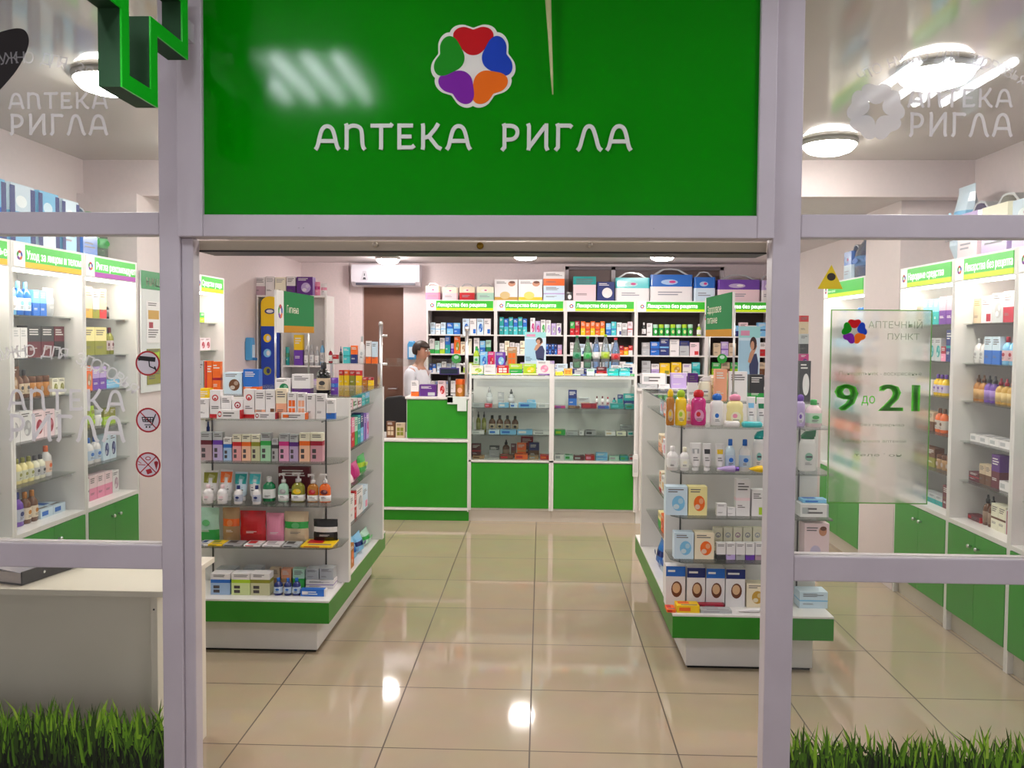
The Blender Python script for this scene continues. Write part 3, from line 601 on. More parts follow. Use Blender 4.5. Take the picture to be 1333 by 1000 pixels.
# round prohibition stickers
def sticker(px_, py_, r, lb, what):
    c = gp(px_, py_); r *= 2.868 / FPX; t = empty('round_sticker', (c[0], GF, c[1])); tag(t, lb, 'sticker', 'round prohibition stickers')
    RED, BLK, WH = M('#b01828', .4), M('#17161a', .4), M('#e4dce2', .4)
    b = MB(); b.prism([(r * .97 * math.cos(k * .1963), r * .97 * math.sin(k * .1963)) for k in range(32)], -.0006, 0, WH); b.build('disc', t)
    b = MB()
    for k in range(32):
        a, e = k * .19635, (k + 1) * .19635
        b.prism([(r * math.cos(a), r * math.sin(a)), (r * math.cos(e), r * math.sin(e)), (r * .87 * math.cos(e), r * .87 * math.sin(e)), (r * .87 * math.cos(a), r * .87 * math.sin(a))], -.0012, -.0007, RED)
    def bar(m, x0, z0, x1, z1, w, mat): ribbon(m, [(x0 * r, z0 * r), (x1 * r, z1 * r)], w * r, -.0012, -.0007, mat)
    if what != 'cam': bar(b, -.66, .66, .66, -.66, .08, RED)
    if what == 'food': bar(b, -.66, -.66, .66, .66, .08, RED)
    b.build('red_ring', t); b = MB()
    if what == 'cam':
        bar(b, -.7, .42, .62, .3, .36, BLK); bar(b, .1, .2, .14, -.25, .09, BLK); bar(b, .14, -.25, .62, -.45, .09, BLK); bar(b, .55, -.25, .68, -.6, .12, BLK); bar(b, -.78, .5, -.7, .2, .1, BLK)
    elif what == 'cart':
        for z in (.22, .02, -.12): bar(b, -.5 + (.22 - z) * .2, z, .42 - (.22 - z) * .2, z, .07, BLK)
        for x in (-.5, -.26, -.02, .2, .42): bar(b, x, .24, x * .82, -.14, .06, BLK)
        bar(b, .62, .5, .3, -.38, .08, BLK); bar(b, .3, -.38, -.3, -.38, .07, BLK)
        for x in (-.14, .12): b.prism([(r * (x + .08 * math.cos(k)), r * (-.55 + .08 * math.sin(k))) for k in range(6)], -.0012, -.0007, BLK)
    else:
        bar(b, -.8, 0, -.22, -.02, .06, RED); bar(b, -.8, .26, -.55, .1, .05, RED)
        b.prism([(r * x, r * z) for x, z in ((-.2, -.42), (.2, -.3), (.34, -.62), (-.06, -.78))], -.0012, -.0007, RED)
        b.prism([(r * x, r * z) for x, z in ((.5, .1), (.8, .1), (.66, -.42))], -.0012, -.0007, RED)
        b.prism([(r * (.65 + .17 * math.cos(k * .7)), r * (.16 + .14 * math.sin(k * .7))) for k in range(9)], -.0012, -.0007, RED)
        for k in range(10):
            a, e = k * .628, (k + 1) * .628; bar(b, .2 * math.cos(a), .5 + .13 * math.sin(a), .2 * math.cos(e), .5 + .13 * math.sin(e), .06, RED)
    b.build('pictogram', t)
sticker(192.5, 473, 16.5, 'round sticker with a security camera on the glass', 'cam')
sticker(193, 547, 16.5, 'round sticker with a crossed out shopping cart', 'cart')
sticker(193, 605, 16.8, 'round red sticker forbidding food, smoking and ice cream', 'food')
t = empty('warning_sticker', (*[gp(1081, 362)[0]], GF, gp(1081, 362)[1])); tag(t, 'yellow triangle sticker with a camera lens on the hours pane', 'sticker')
k = 2.868 / FPX; b = MB(); b.prism([(-16 * k, -14 * k), (16 * k, -14 * k), (1 * k, 17 * k)], -.0006, 0, M('#e8c80c', .4)); b.build('triangle', t)
b = MB(); b.prism([(1 * k + 5.5 * k * math.cos(a * .4), 1.5 * k + 5 * k * math.sin(a * .4)) for a in range(16)], -.0012, -.0007, M('#2a1c10')); b.build('lens_print', t)
# opening hours
hr = empty('opening_hours_panel', (*[gp(1144, 530)[0]], GF, gp(1144, 530)[1])); tag(hr, 'translucent opening hours panel with big green figures', 'sign')
HG = film('green_print', '#58e02c', .9); HG2 = film('green_print_fine', '#5cb84a', .5)
w2, h2 = 64 * k, 125 * k
b = MB(); b.box(-w2, w2, -.004, 0, -h2, h2, film('frosted_panel', '#e4ecd8', .1, .2)); b.build('panel', hr)
b = MB()
for x0, x1, z0, z1 in ((-w2, -w2 + .004, -h2, h2), (w2 - .004, w2, -h2, h2), (-w2, w2, h2 - .004, h2), (-w2, w2, -h2, -h2 + .004)): b.box(x0, x1, -.0046, -.0042, z0, z1, film('green_edge', '#86c86a', .6))
b.build('edge', hr)
b = MB(); flower(b, -34 * k, 97 * k, 16 * k, -.0045, .001, None, None)
b.build('flower_emblem', hr)
b = MB(); put_text(b, 'АПТЕЧНЫЙ', 18 * k, -.0046, 105 * k, 9 * k, HG2, 68 * k); put_text(b, 'ПУНКТ', 28 * k, -.0046, 90 * k, 8 * k, HG2, 40 * k); b.build('title', hr)
b = MB(); put_text(b, 'Понедельник - воскресенье', 0, -.0046, 43 * k, 5 * k, HG2, 104 * k); b.build('small_print', hr)
for tx_, ox_, oz_, ow_ in (('без перерыва', 4, -23, 56), ('Заведующая аптекой', -6, -44, 82), ('телефон', 0, -62, 60)): b = MB(); put_text(b, tx_, ox_ * k, -.0046, oz_ * k, 4 * k, HG2, ow_ * k); b.build('small_print', hr)
b = MB(); put_text(b, '9', -42 * k, -.0046, 10 * k, 36 * k, HG, 26 * k, bold=.006); put_text(b, '21', 30 * k, -.0046, 10 * k, 36 * k, HG, 48 * k, bold=.006); put_text(b, 'до', -14 * k, -.0046, 10 * k, 13 * k, HG, 17 * k); b.build('figures', hr)
# grass film along the bottom of both low panes
def grass(x0, x1, ztop, lb, seed):
    rg = random.Random(seed); b = MB(); cols = ['#0c1404', '#1a2c06', '#304c0a', '#4a7610', '#6a9c1a', '#8aba28', '#a4c840']
    b.box(x0, x1, GF - .0004, GF, .0, ztop - .11, M('#0a1003', .6)); mats = [M(c, .6) for c in cols]
    n = int((x1 - x0) * 1700)
    for i in range(n):
        x = rg.uniform(x0 + .005, x1 - .005); zb = rg.uniform(.0, ztop - .09); h = rg.uniform(.05, .15); h = min(h, ztop + rg.uniform(-.085, .012) - zb)
        if h < .02: continue
        le = rg.gauss(0, .025); w = rg.uniform(.0025, .006); y = GF - .0005 - .000001 * i
        xm, xt = min(max(x + le * .35, x0), x1), min(max(x + le, x0), x1)
        lev = min(6, max(0, int(((zb + h * .6) / ztop) ** 1.5 * 6.2 + rg.uniform(-2.6, 1.2)))); m = mats[lev]
        b.face([(x - w, y, zb), (x + w, y, zb), (xm + w * .8, y, zb + h * .55), (xm - w * .8, y, zb + h * .55)], m)
        b.face([(xm - w * .8, y, zb + h * .55), (xm + w * .8, y, zb + h * .55), (xt, y, zb + h)], m)
    mark('grass_film', b, lb, 'window film', 'printed grass films', 'stuff')
grass(-2.6, PL0 - .002, .415, 'printed green grass film at the foot of the desk pane', 3)
grass(PR1 + .002, 2.3, .385, 'printed green grass film at the foot of the hours side pane', 8)

# ------------------------------------------------------------------ goods: one builder per kind
def tint(c, k):
    h = PAL.get(c, c).lstrip('#'); w = [int(h[i:i+2], 16) for i in (0, 2, 4)]; return '#%02x%02x%02x' % tuple(int(v + (238 - v) * k) for v in w)
def bars(m, x0, x1, z, n, y, col, rg, h=None):
    """unreadable lines of small print"""
    h = h or .0035
    for i in range(n): m.rect(x0, x0 + (x1 - x0) * rg.uniform(.55, 1), z - i * h * 2.2 - h, z - i * h * 2.2, y, M(col))
def g_carton(w, d, h, base, acc, st, rg):
    m = MB(); x0, x1, y0, y1 = -w / 2, w / 2, -d / 2, d / 2; dk = '#6a6468' if base in ('white', 'cream', 'ivory', 'paleblue', 'palepink', 'paleyellow', 'beige', 'silver', 'mint') else '#e6e2e0'
    rows = [(0, 1, base)]
    if st == 'band': rows = [(0, .56, tint(acc, .62)), (.56, .72, acc), (.72, 1, base)]
    elif st == 'head': rows = [(0, .66, base), (.66, 1, acc)]
    elif st == 'foot': rows = [(0, .3, acc), (.3, 1, base)]
    elif st == 'half': rows = [(0, .5, acc), (.5, 1, base)]
    elif st == 'mark': rows = [(0, .13, acc), (.13, 1, base)]
    elif st == 'line': rows = [(0, .42, base), (.42, .5, acc), (.5, 1, base)]
    for a, b_, c in rows: m.box(x0, x1, y0, y1, h * a, h * b_, c)
    f = y0 - .0006; s = min(w, h)
    if st == 'band':
        for k in (.2, .58): m.rect(x0 + w * .14, x0 + w * .46, h * (.1 + .2 * (k > .3)), h * (.1 + .2 * (k > .3)) + h * .14, f, M('#4a4448'))
        bars(m, x0 + w * .14, x1 - w * .1, h * .94, 2, f, dk, rg, h * .03)
    elif st == 'mark':
        m.ell(0, h * .72, s * .3, s * .3, f, M(acc)); m.ell(0, h * .72, s * .19, s * .19, f - .0003, M(base)); m.ell(0, h * .69, s * .1, s * .1, f - .0005, M(acc)); bars(m, x0 + w * .15, x1 - w * .15, h * .42, 2, f, dk, rg, h * .03)
    elif st == 'squares':
        for i in range(2):
            for j in range(2): m.rect(x0 + w * (.14 + .38 * i), x0 + w * (.46 + .38 * i), h * (.16 + .3 * j), h * (.4 + .3 * j), f, M(acc))
        bars(m, x0 + w * .14, x1 - w * .12, h * .93, 2, f, dk, rg, h * .03)
    elif st == 'pic':
        m.ell(w * .08, h * .42, w * .3, h * .27, f, M(acc)); m.ell(w * .18, h * .5, w * .12, h * .1, f - .0003, M(tint(acc, .45))); m.ell(-w * .02, h * .3, w * .14, h * .09, f - .0003, M(tint(acc, .7))); bars(m, x0 + w * .1, x1 - w * .15, h * .92, 2, f, dk, rg, h * .035)
    elif st == 'stripe':
        m.rect(x0 + w * .1, x0 + w * .32, h * .02, h * .98, f, M(acc)); bars(m, x0 + w * .4, x1 - w * .06, h * .85, 3, f, dk, rg, h * .035)
    elif st == 'spot': m.rect(x0 + w * .5, x1 - w * .08, h * .06, h * .34, f, M(acc)); bars(m, x0 + w * .1, x1 - w * .2, h * .86, 3, f, dk, rg, h * .035)
    elif st == 'cup':
        m.ell(w * .06, h * .42, w * .28, h * .2, f, M('#6b3a22')); m.ell(w * .04, h * .45, w * .2, h * .13, f - .0003, M('#d8b088')); m.rect(x0, x1, h * .74, h * .99, f, M(acc)); bars(m, x0 + w * .1, x1 - w * .25, h * .9, 1, f - .0003, '#f0f0f0', rg, h * .05)
    elif st == 'baby':
        m.ell(w * .24, h * .8, w * .16, h * .13, f, M('#c98a6a')); m.ell(w * .26, h * .87, w * .13, h * .06, f - .0003, M('#6a3a26')); m.rect(x0, x1, h * .0, h * .16, f, M(acc)); m.ell(-w * .05, h * .24, w * .22, h * .18, f - .0003, M(tint(acc, .4))); bars(m, x0 + w * .08, x0 + w * .6, h * .9, 2, f, dk, rg, h * .03)
    else:
        bars(m, x0 + w * .12, x1 - w * .1, h * .9, 2 if w < .05 else 3, f, acc if st == 'text' else dk, rg, h * .035); bars(m, x0 + w * .12, x1 - w * .3, h * .3, 2, f, dk, rg, h * .022)
    return [('', m)]
def g_lying(w, d, h, base, acc, st, rg):
    m = MB(); m.box(-w / 2, w / 2, -d / 2, d / 2, 0, h, base); f = -d / 2 - .0006
    m.box(w * .44, w / 2 + .0004, -d / 2 - .0004, d / 2 + .0004, -.0 + .0002, h + .0004, acc)
    if st == 'mark': m.ell(-w * .38, h * .52, min(h * .34, w * .08), h * .34, f, M(acc)); m.ell(-w * .38, h * .52, h * .18, h * .18, f - .0003, M(base))
    else: m.rect(-w * .44, -w * .2, h * .25, h * .75, f, M(acc))
    bars(m, -w * .24, w * .3, h * .72, 2, f, '#6a6468' if base != 'blue' else '#dfe6f0', rg, h * .14); return [('', m)]
def g_bottle(w, d, h, base, acc, st, rg):
    r = w / 2; sy = min(1.1, d / w); b = MB(); b.lathe([(r * .9, 0), (r, h * .02), (r, h * .56), (r * .92, h * .66), (r * .55, h * .76), (r * .34, h * .8), (r * .34, h * .83)], M(base, .22, coat=.4), 14, 1, sy, pw=.8)
    c = MB(); c.lathe([(r * .42, h * .8), (r * .44, h * .81), (r * .42, h * .97), (r * .36, h)], M(acc, .3), 12, 1, sy)
    l = MB(); lab = tint(acc, .75) if st != 'dark' else 'beige'
    l.lathe([(r * 1.012, h * .14), (r * 1.014, h * .15), (r * 1.014, h * .5), (r * 1.012, h * .51)], M(lab, .5), 14, 1, sy, pw=.8); l.ell(0, h * .36, r * .45, h * .07, -r * sy * 1.03, M(acc)); bars(l, -r * .5, r * .5, h * .26, 2, -r * sy * 1.03, '#6a6468', rg, h * .018)
    return [('body', b), ('cap', c), ('label_wrap', l)]
def g_dropper(w, d, h, base, acc, st, rg):
    r = w / 2; b = MB(); b.lathe([(r * .92, 0), (r, h * .02), (r, h * .55), (r * .7, h * .66), (r * .36, h * .7), (r * .36, h * .74)], M(base, .15, coat=.6), 14)
    c = MB(); c.lathe([(r * .44, h * .72), (r * .44, h * .84), (r * .25, h * .86), (r * .2, h * .98), (r * .1, h)], M(acc, .35), 10)
    l = MB(); l.lathe([(r * 1.012, h * .1), (r * 1.012, h * .46)], M(tint(base, .35), .5), 14); return [('body', b), ('cap', c), ('label_wrap', l)]
def g_pump(w, d, h, base, acc, st, rg):
    r = w / 2; sy = .75; b = MB(); b.lathe([(r * .92, 0), (r, h * .02), (r * .97, h * .5), (r * .7, h * .6), (r * .36, h * .64), (r * .36, h * .67)], M(base, .2, coat=.4), 14, 1, sy, pw=.75)
    p = MB(); p.lathe([(r * .44, h * .66), (r * .44, h * .77), (r * .2, h * .78), (r * .13, h * .9), (r * .13, h * .93)], M('white', .3), 10); p.box(-r * .9, r * .28, -r * .2, r * .2, h * .92, h * .985, 'white'); p.box(-r * .9, -r * .66, -r * .14, r * .14, h * .88, h * .92, 'white')
    l = MB(); l.lathe([(r * 1.02, h * .03), (r * 1.02, h * .24)], M('white', .4), 14, 1, sy, pw=.75); l.ell(0, h * .36, r * .62, h * .09, -r * sy * 1.04, M(acc)); l.ell(r * .15, h * .39, r * .3, h * .05, -r * sy * 1.045, M(tint(acc, .4))); bars(l, -r * .5, r * .5, h * .2, 2, -r * sy * 1.04, '#8a8488', rg, h * .018)
    return [('body', b), ('pump', p), ('label_wrap', l)]
def g_tube(w, d, h, base, acc, st, rg):
    r = w / 2; n = 14; ch = h * .16; b = MB(); vs = []; prof = [(0, .62, 1.), (.03, .8, .95), (.3, .9, .75), (.7, .97, .38), (.95, 1., .06), (1., 1., .05)]
    for t, sx, sy in prof: vs += [(r * sx * math.cos(2 * math.pi * k / n), min(d / 2, r) * sy * math.sin(2 * math.pi * k / n), ch + (h - ch) * t) for k in range(n)]
    fs = [(i * n + k, i * n + (k + 1) % n, (i + 1) * n + (k + 1) % n, (i + 1) * n + k) for i in range(len(prof) - 1) for k in range(n)] + [tuple(range(n - 1, -1, -1)), tuple(range((len(prof) - 1) * n, len(prof) * n))]
    b.raw(vs, fs, M(base, .3), True)
    y = -min(d / 2, r) * .8; m2 = M(acc, .4)
    def q(x, t): return (x, -min(d / 2, r) * (.97 - .93 * t) - .0012, ch + (h - ch) * t)
    if st in ('leaf', 'pic'):
        b.face([q(-r * .85, .52), q(r * .85, .52), q(r * .92, .93), q(-r * .92, .93)], m2); b.face([(p[0], p[1] - .0004, p[2]) for p in (q(-r * .5, .58), q(r * .3, .55), q(r * .6, .8), q(-r * .2, .88))], M(tint(acc, .4)))
    else: b.face([q(-r * .6, .55), q(r * .6, .55), q(r * .65, .75), q(-r * .65, .75)], m2)
    b.face([q(-r * .5, .25), q(r * .5, .25), q(r * .5, .3), q(-r * .5, .3)], M('#8a8488')); b.face([q(-r * .5, .35), q(r * .3, .35), q(r * .3, .4), q(-r * .5, .4)], M('#8a8488'))
    c = MB(); c.lathe([(r * .62, 0), (r * .64, h * .01), (r * .6, ch)], M(base if st == 'plain' else (acc if st == 'cap' else 'white'), .3), 14, 1, min(1, d / w * 1.2)); return [('body', b), ('cap', c)]
def g_jar(w, d, h, base, acc, st, rg):
    r = w / 2; b = MB(); b.lathe([(r * .93, 0), (r, h * .04), (r, h * .66), (r * .88, h * .72)], M(base, .25, coat=.3), 16); b.ell(0, h * .36, r * .5, h * .16, -r * 1.03, M(tint(acc, .5)))
    c = MB(); c.lathe([(r * .94, h * .7), (r * .97, h * .72), (r * .97, h * .96), (r * .9, h)], M(acc, .3), 16); return [('body', b), ('lid', c)]
def g_bulb(w, d, h, base, acc, st, rg):
    """baby shampoo: soft shouldered bottle with a round topped cap"""
    r = w / 2; sy = .6; b = MB(); b.lathe([(r * .86, 0), (r * .99, h * .05), (r, h * .36), (r * .9, h * .48), (r * .98, h * .6), (r * .9, h * .72), (r * .5, h * .8)], M(base, .2, coat=.6), 16, 1, sy)
    c = MB(); c.lathe([(r * .52, h * .79), (r * .66, h * .81), (r * .68, h * .92), (r * .44, h * .98), (r * .1, h)], M(acc, .3), 14, 1, sy)
    l = MB(); l.ell(0, h * .28, r * .6, h * .17, -r * sy * 1.03, M(tint(base, .55))); l.ell(-r * .1, h * .32, r * .28, h * .07, -r * sy * 1.05, M(acc)); bars(l, -r * .35, r * .4, h * .2, 2, -r * sy * 1.05, '#6a6468', rg, h * .018); return [('body', b), ('cap', c), ('label_wrap', l)]
def g_lotion(w, d, h, base, acc, st, rg):
    """flat bottle with a slanted flip cap"""
    r = w / 2; sy = .55; b = MB(); b.lathe([(r * .82, 0), (r * .98, h * .04), (r, h * .4), (r * .92, h * .66), (r * .75, h * .78)], M(base, .25, coat=.4), 16, 1, sy)
    c = MB(); c.lathe([(r * .74, h * .782), (r * .72, h * .84)], M(acc, .3), 16, 1, sy); c.v += []; c.prism([(-r * .72, h * .84), (r * .72, h * .84), (r * .8, h), (-r * .2, h * .96)], -r * .3, r * .3, M(acc, .3))
    l = MB(); l.ell(0, h * .36, r * .42, h * .1, -r * sy * 1.03, M(tint(acc, .55))); l.rect(-r * .3, r * .35, h * .34, h * .38, -r * sy * 1.05, M('#4a4050')); bars(l, -r * .4, r * .4, h * .22, 2, -r * sy * 1.03, '#8a8488', rg, h * .016); return [('body', b), ('cap', c), ('label_wrap', l)]
def g_water(w, d, h, base, acc, st, rg):
    r = w / 2; mt = {'green': PETG, 'emerald': PETG, 'blue': PETB, 'skyblue': PETB}.get(base, PET); b = MB()
    b.lathe([(r * .85, 0), (r, h * .03), (r * .98, h * .25), (r, h * .3), (r * .98, h * .52), (r * .9, h * .6), (r * .5, h * .8), (r * .3, h * .9), (r * .3, h * .94)], mt, 14)
    c = MB(); c.lathe([(r * .36, h * .93), (r * .36, h)], M(acc, .4), 12); l = MB(); l.lathe([(r * 1.01, h * .28), (r * 1.01, h * .48)], M(tint(acc, .35), .4), 14); l.ell(0, h * .38, r * .5, h * .06, -r * 1.05, M(acc)); return [('body', b), ('cap', c), ('label_wrap', l)]
def g_pouch(w, d, h, base, acc, st, rg):
    m = MB(); nx, nz = 7, 9; vs = []; d2 = d / 2
    for sgn in (-1, 1):
        for j in range(nz + 1):
            for i in range(nx + 1):
                u, v = i / nx, j / nz; bul = math.sin(math.pi * min(1, u)) ** .6 * (1 - v ** 3) * (.35 + .65 * min(1, v * 5)); wv = w * (.5 + .0 * v) * (1 + .03 * math.sin(v * 9 + sgn))
                vs.append(((u - .5) * 2 * wv, sgn * (d2 * bul * .9 + .001), h * v))
    k = (nx + 1) * (nz + 1); fs = []; ml = []
    for s in (0, 1):
        for j in range(nz):
            for i in range(nx):
                a = s * k + j * (nx + 1) + i; f = (a, a + 1, a + nx + 2, a + nx + 1); fs.append((f if s == 0 else f[::-1], j))
    for f, j in fs:
        c = base
        if st == 'head' and j >= nz * .72: c = acc
        if st == 'foot' and j < nz * .3: c = acc
        if st == 'mid' and nz * .35 < j < nz * .65: c = acc
        m.raw([vs[q] for q in f], [(0, 1, 2, 3)], M(c, .3, coat=.3), True)
    if st in ('pic', 'foot', 'head', 'mid'):
        m.ell(0, h * .55, w * .17, h * .1, -d2 - .001, M(acc if st == 'pic' else tint(acc, .3)))
        if st == 'pic': m.ell(w * .03, h * .58, w * .08, h * .05, -d2 - .0016, M(tint(acc, .5)))
    bars(m, -w * .22, w * .25, h * .34, 2, -d2 - .001, '#7a7478' if base in ('white', 'beige', 'paleblue') else '#e8e4e4', rg, h * .018)
    return [('', m)]
def g_pack(w, d, h, base, acc, st, rg):
    """shrink wrapped hygiene pack with a carrying strap"""
    b = MB(); e = .018; bh = h * (.97 if st == 'pic' else .8)
    for z0, z1, c in ((0, bh * .55, acc), (bh * .55, bh, base)):
        b.slab([(-w / 2 + e, -d / 2), (w / 2 - e, -d / 2), (w / 2, -d / 2 + e), (w / 2, d / 2 - e), (w / 2 - e, d / 2), (-w / 2 + e, d / 2), (-w / 2, d / 2 - e), (-w / 2, -d / 2 + e)], z0, z1, M(c, .2, coat=.6))
    f = -d / 2 - .0008; b.ell(-w * .05, bh * .72, w * .2, bh * .1, f, M(tint(base, .6))); st == 'pic' or b.ell(w * .02, bh * .73, w * .08, bh * .05, f - .0004, M('magenta' if base != 'violet' else 'white')); bars(b, -w * .32, w * .3, bh * .36, 2, f, '#8a8a96', rg, bh * .04)
    if st == 'pic':
        for sx in (-1, 1): b.rect(sx * w * .46, sx * w * .28, bh * .04, bh * .96, f - .0002, M('navy' if base != 'lilac' else 'violet'))
        return [('', b)]
    s = MB(); k = 8; s.prism([(x, z) for x, z in [(-w * .44, bh), (-w * .2, h * .985), (-.0, h), (w * .2, h * .97), (w * .44, bh), (w * .36, bh), (w * .16, h * .94), (0, h * .965), (-w * .16, h * .955), (-w * .36, bh)]], -d * .18, d * .18, M('silver', .15, coat=.8)); return [('body', b), ('strap', s)]
def g_flat(w, d, h, base, acc, st, rg):
    m = MB(); m.box(-w / 2, w / 2, -d / 2, d / 2, 0, h, base)
    def up(x0, x1, y0, y1, c): m.face([(x0, y0, h + .0005), (x1, y0, h + .0005), (x1, y1, h + .0005), (x0, y1, h + .0005)], M(c))
    up(-w * .4, w * .1, -d * .1, d * .4, acc); up(-w * .3, w * .42, -d * .36, -d * .22, '#7a7478'); m.rect(-w * .4, w * .1, h * .25, h * .75, -d / 2 - .0005, M(acc)); return [('', m)]
def g_soap(w, d, h, base, acc, st, rg):
    m = MB(); m.lathe([(w * .44, 0), (w * .5, h * .25), (w * .5, h * .7), (w * .42, h)], M(base, .3, coat=.3), 20, 1, d / w, pw=.5); m.face([(x, y, h + .0006) for x, y in ((-w * .2, -d * .15), (w * .25, -d * .15), (w * .25, d * .2), (-w * .2, d * .2))], M(acc)); return [('', m)]
def g_roll(w, d, h, base, acc, st, rg):
    """tube lying on its side"""
    m = MB(); r = min(h, d) / 2; n = 12; vs = []
    for t, k1, k2 in ((-.5, 1, .15), (-.48, 1, .2), (-.1, 1., .8), (.3, 1, 1), (.32, .7, .7), (.5, .66, .66)): vs += [(w * t, r * k1 * math.cos(2 * math.pi * k / n), r + r * k2 * math.sin(2 * math.pi * k / n)) for k in range(n)]
    mn = min(v[2] for v in vs)
    for i in range(5): m.raw(vs[i * n:(i + 2) * n], [(k, (k + 1) % n, n + (k + 1) % n, n + k) for k in range(n)], M(base if i < 3 else acc, .3), True)
    m.raw(vs[-n:], [tuple(range(n))], M(acc, .3)); m.raw(vs[:n], [tuple(range(n))], M(base, .3)); return [('', m)]
def g_poster(w, d, h, base, acc, st, rg):
    m = MB(); m.box(-w / 2, w / 2, -d / 2, d / 2, 0, h, 'paleblue'); f = -d / 2 - .0006
    m.rect(-w / 2, w * .05, h * .2, h * .8, f, M('#a8cce4')); m.rect(-w / 2, w / 2, h * .84, h, f, M('#9ad4d8')); m.rect(-w * .42, w * .0, h * .87, h * .94, f - .0003, M('#d890b0'))
    def pg(pts, c, k): m.face([(x * w, f - .0003 * k, z * h) for x, z in pts], M(c))
    pg([(.06, .24), (.4, .2), (.44, .48), (.34, .62), (.1, .6), (.0, .44)], '#3a3f66', 1); pg([(.14, .02), (.44, .02), (.42, .24), (.1, .26)], '#7a9cc8', 1)
    pg([(-.06, .5), (.06, .48), (.36, .72), (.3, .78), (.02, .62)], '#c89478', 2); m.ell(w * .18, h * .76, w * .16, h * .095, f - .0012, M('#3a2220'), 14); m.ell(w * .14, h * .73, w * .09, h * .065, f - .0015, M('#c89478'), 12); bars(m, -w * .44, -w * .1, h * .3, 3, f - .0004, '#7088a0', rg, h * .022)
    return [('', m)]
GEN = dict(c=(g_carton, 'carton'), l=(g_lying, 'flat_box'), b=(g_bottle, 'bottle'), o=(g_dropper, 'dropper_bottle'), p=(g_pump, 'pump_bottle'), t=(g_tube, 'tube'), j=(g_jar, 'jar'), u=(g_bulb, 'shampoo_bottle'), i=(g_lotion, 'lotion_bottle'),
    w=(g_water, 'water_bottle'), k=(g_pouch, 'pouch'), d=(g_pack, 'hygiene_pack'), f=(g_flat, 'packet'), s=(g_soap, 'soap_pack'), r=(g_roll, 'cream_tube'), q=(g_poster, 'poster_card'))
CATG = dict(carton='box', medicine_box='box', cosmetic_box='box', flat_box='box', dropper_bottle='bottle', pump_bottle='bottle', shampoo_bottle='bottle', lotion_bottle='bottle', water_bottle='bottle', hygiene_pack='pack', soap_pack='packet', cream_tube='tube', poster_card='poster')
WORD = dict(band='band', head='top', foot='foot', half='lower half', mark='ring mark', line='line', squares='squares', pic='picture', stripe='stripe', spot='corner patch', cup='top and cup picture', baby='foot and baby picture', leaf='leaf print', text='lettering', mid='middle')
ORD = 'first second third fourth fifth sixth seventh eighth ninth tenth eleventh twelfth thirteenth fourteenth fifteenth sixteenth seventeenth eighteenth nineteenth twentieth'.split() + ['21st', '22nd', '23rd', '24th', '25th']
CACHE = {}
def item(kind, w, d, h, base, acc, st, loc, rz, label, grp, parts=True, nm=None):
    fn, n0 = GEN[kind]; nm = nm if nm and kind == 'c' else n0; key = (kind, round(w, 3), round(d, 3), round(h, 3), base, acc, st, parts)
    if key not in CACHE:
        pr = fn(w, d, h, base, acc, st, random.Random(str(key)))
        if not parts and len(pr) > 1:
            a = MB()
            for _, m in pr:
                for f, k, s_ in zip(m.f, m.m, m.sm): a.raw([m.v[i] for i in f], [tuple(range(len(f)))], m.mats[k], s_)
            pr = [('', a)]
        out = []
        for pn, m in pr:
            me = m.mesh(pn or nm); bm = bmesh.new(); bm.from_mesh(me); bmesh.ops.remove_doubles(bm, verts=bm.verts, dist=1e-6) if (pn or not parts) else None
            bm.to_mesh(me); bm.free(); out.append((pn, me))
        CACHE[key] = out
    pr = CACHE[key]
    if len(pr) == 1 and not pr[0][0]: o = link(nm, pr[0][1], None, loc, rz)
    else:
        o = empty(nm, loc, rz)
        for pn, me in pr: link(pn, me, o)
    return tag(o, label, CATG.get(nm, nm), grp)
def nice(c): return NICE.get(c, c)
def look(kind, base, acc, st, noun=None):
    n = (noun or GEN[kind][1]).replace('_', ' ') if kind == 'c' else GEN[kind][1].replace('_', ' ')
    n = {'medicine box': 'box', 'cosmetic box': 'box', 'shampoo bottle': 'bottle', 'lotion bottle': 'bottle', 'pump bottle': 'pump bottle'}.get(n, n)
    if kind == 'q': return 'poster card of a dark haired woman'
    if kind in 'bopiu' or kind in 'wj' or kind == 'r' or (kind == 't' and st == 'cap'): return f'{nice(base)} {n} with {nice(acc)} ' + {'j': 'lid', 'p': 'print'}.get(kind, 'cap')
    if kind == 'd': return f'{nice(base)} and {nice(acc)} {n}'
    if kind in 'fs': return f'{nice(base)} {n} with {nice(acc)} print'
    if kind == 'l': return f'{nice(base)} {n} with {nice(acc)} end'
    if st in WORD: return f'{nice(base)} {n} with {nice(acc)} {WORD[st]}'
    return f'{nice(base)} {n}'
def naming(looks, where, ref, rev):
    """the look alone where it singles a thing out in its row, else its place in the row too"""
    N = len(looks); out = []
    for i, lk in enumerate(looks):
        same = [j for j in range(N) if looks[j] == lk]
        out.append(f'{lk} {where}' if len(same) == 1 else f'{lk} {where}, {ORD[N - 1 - i if rev else i]} from {ref}')
    return out
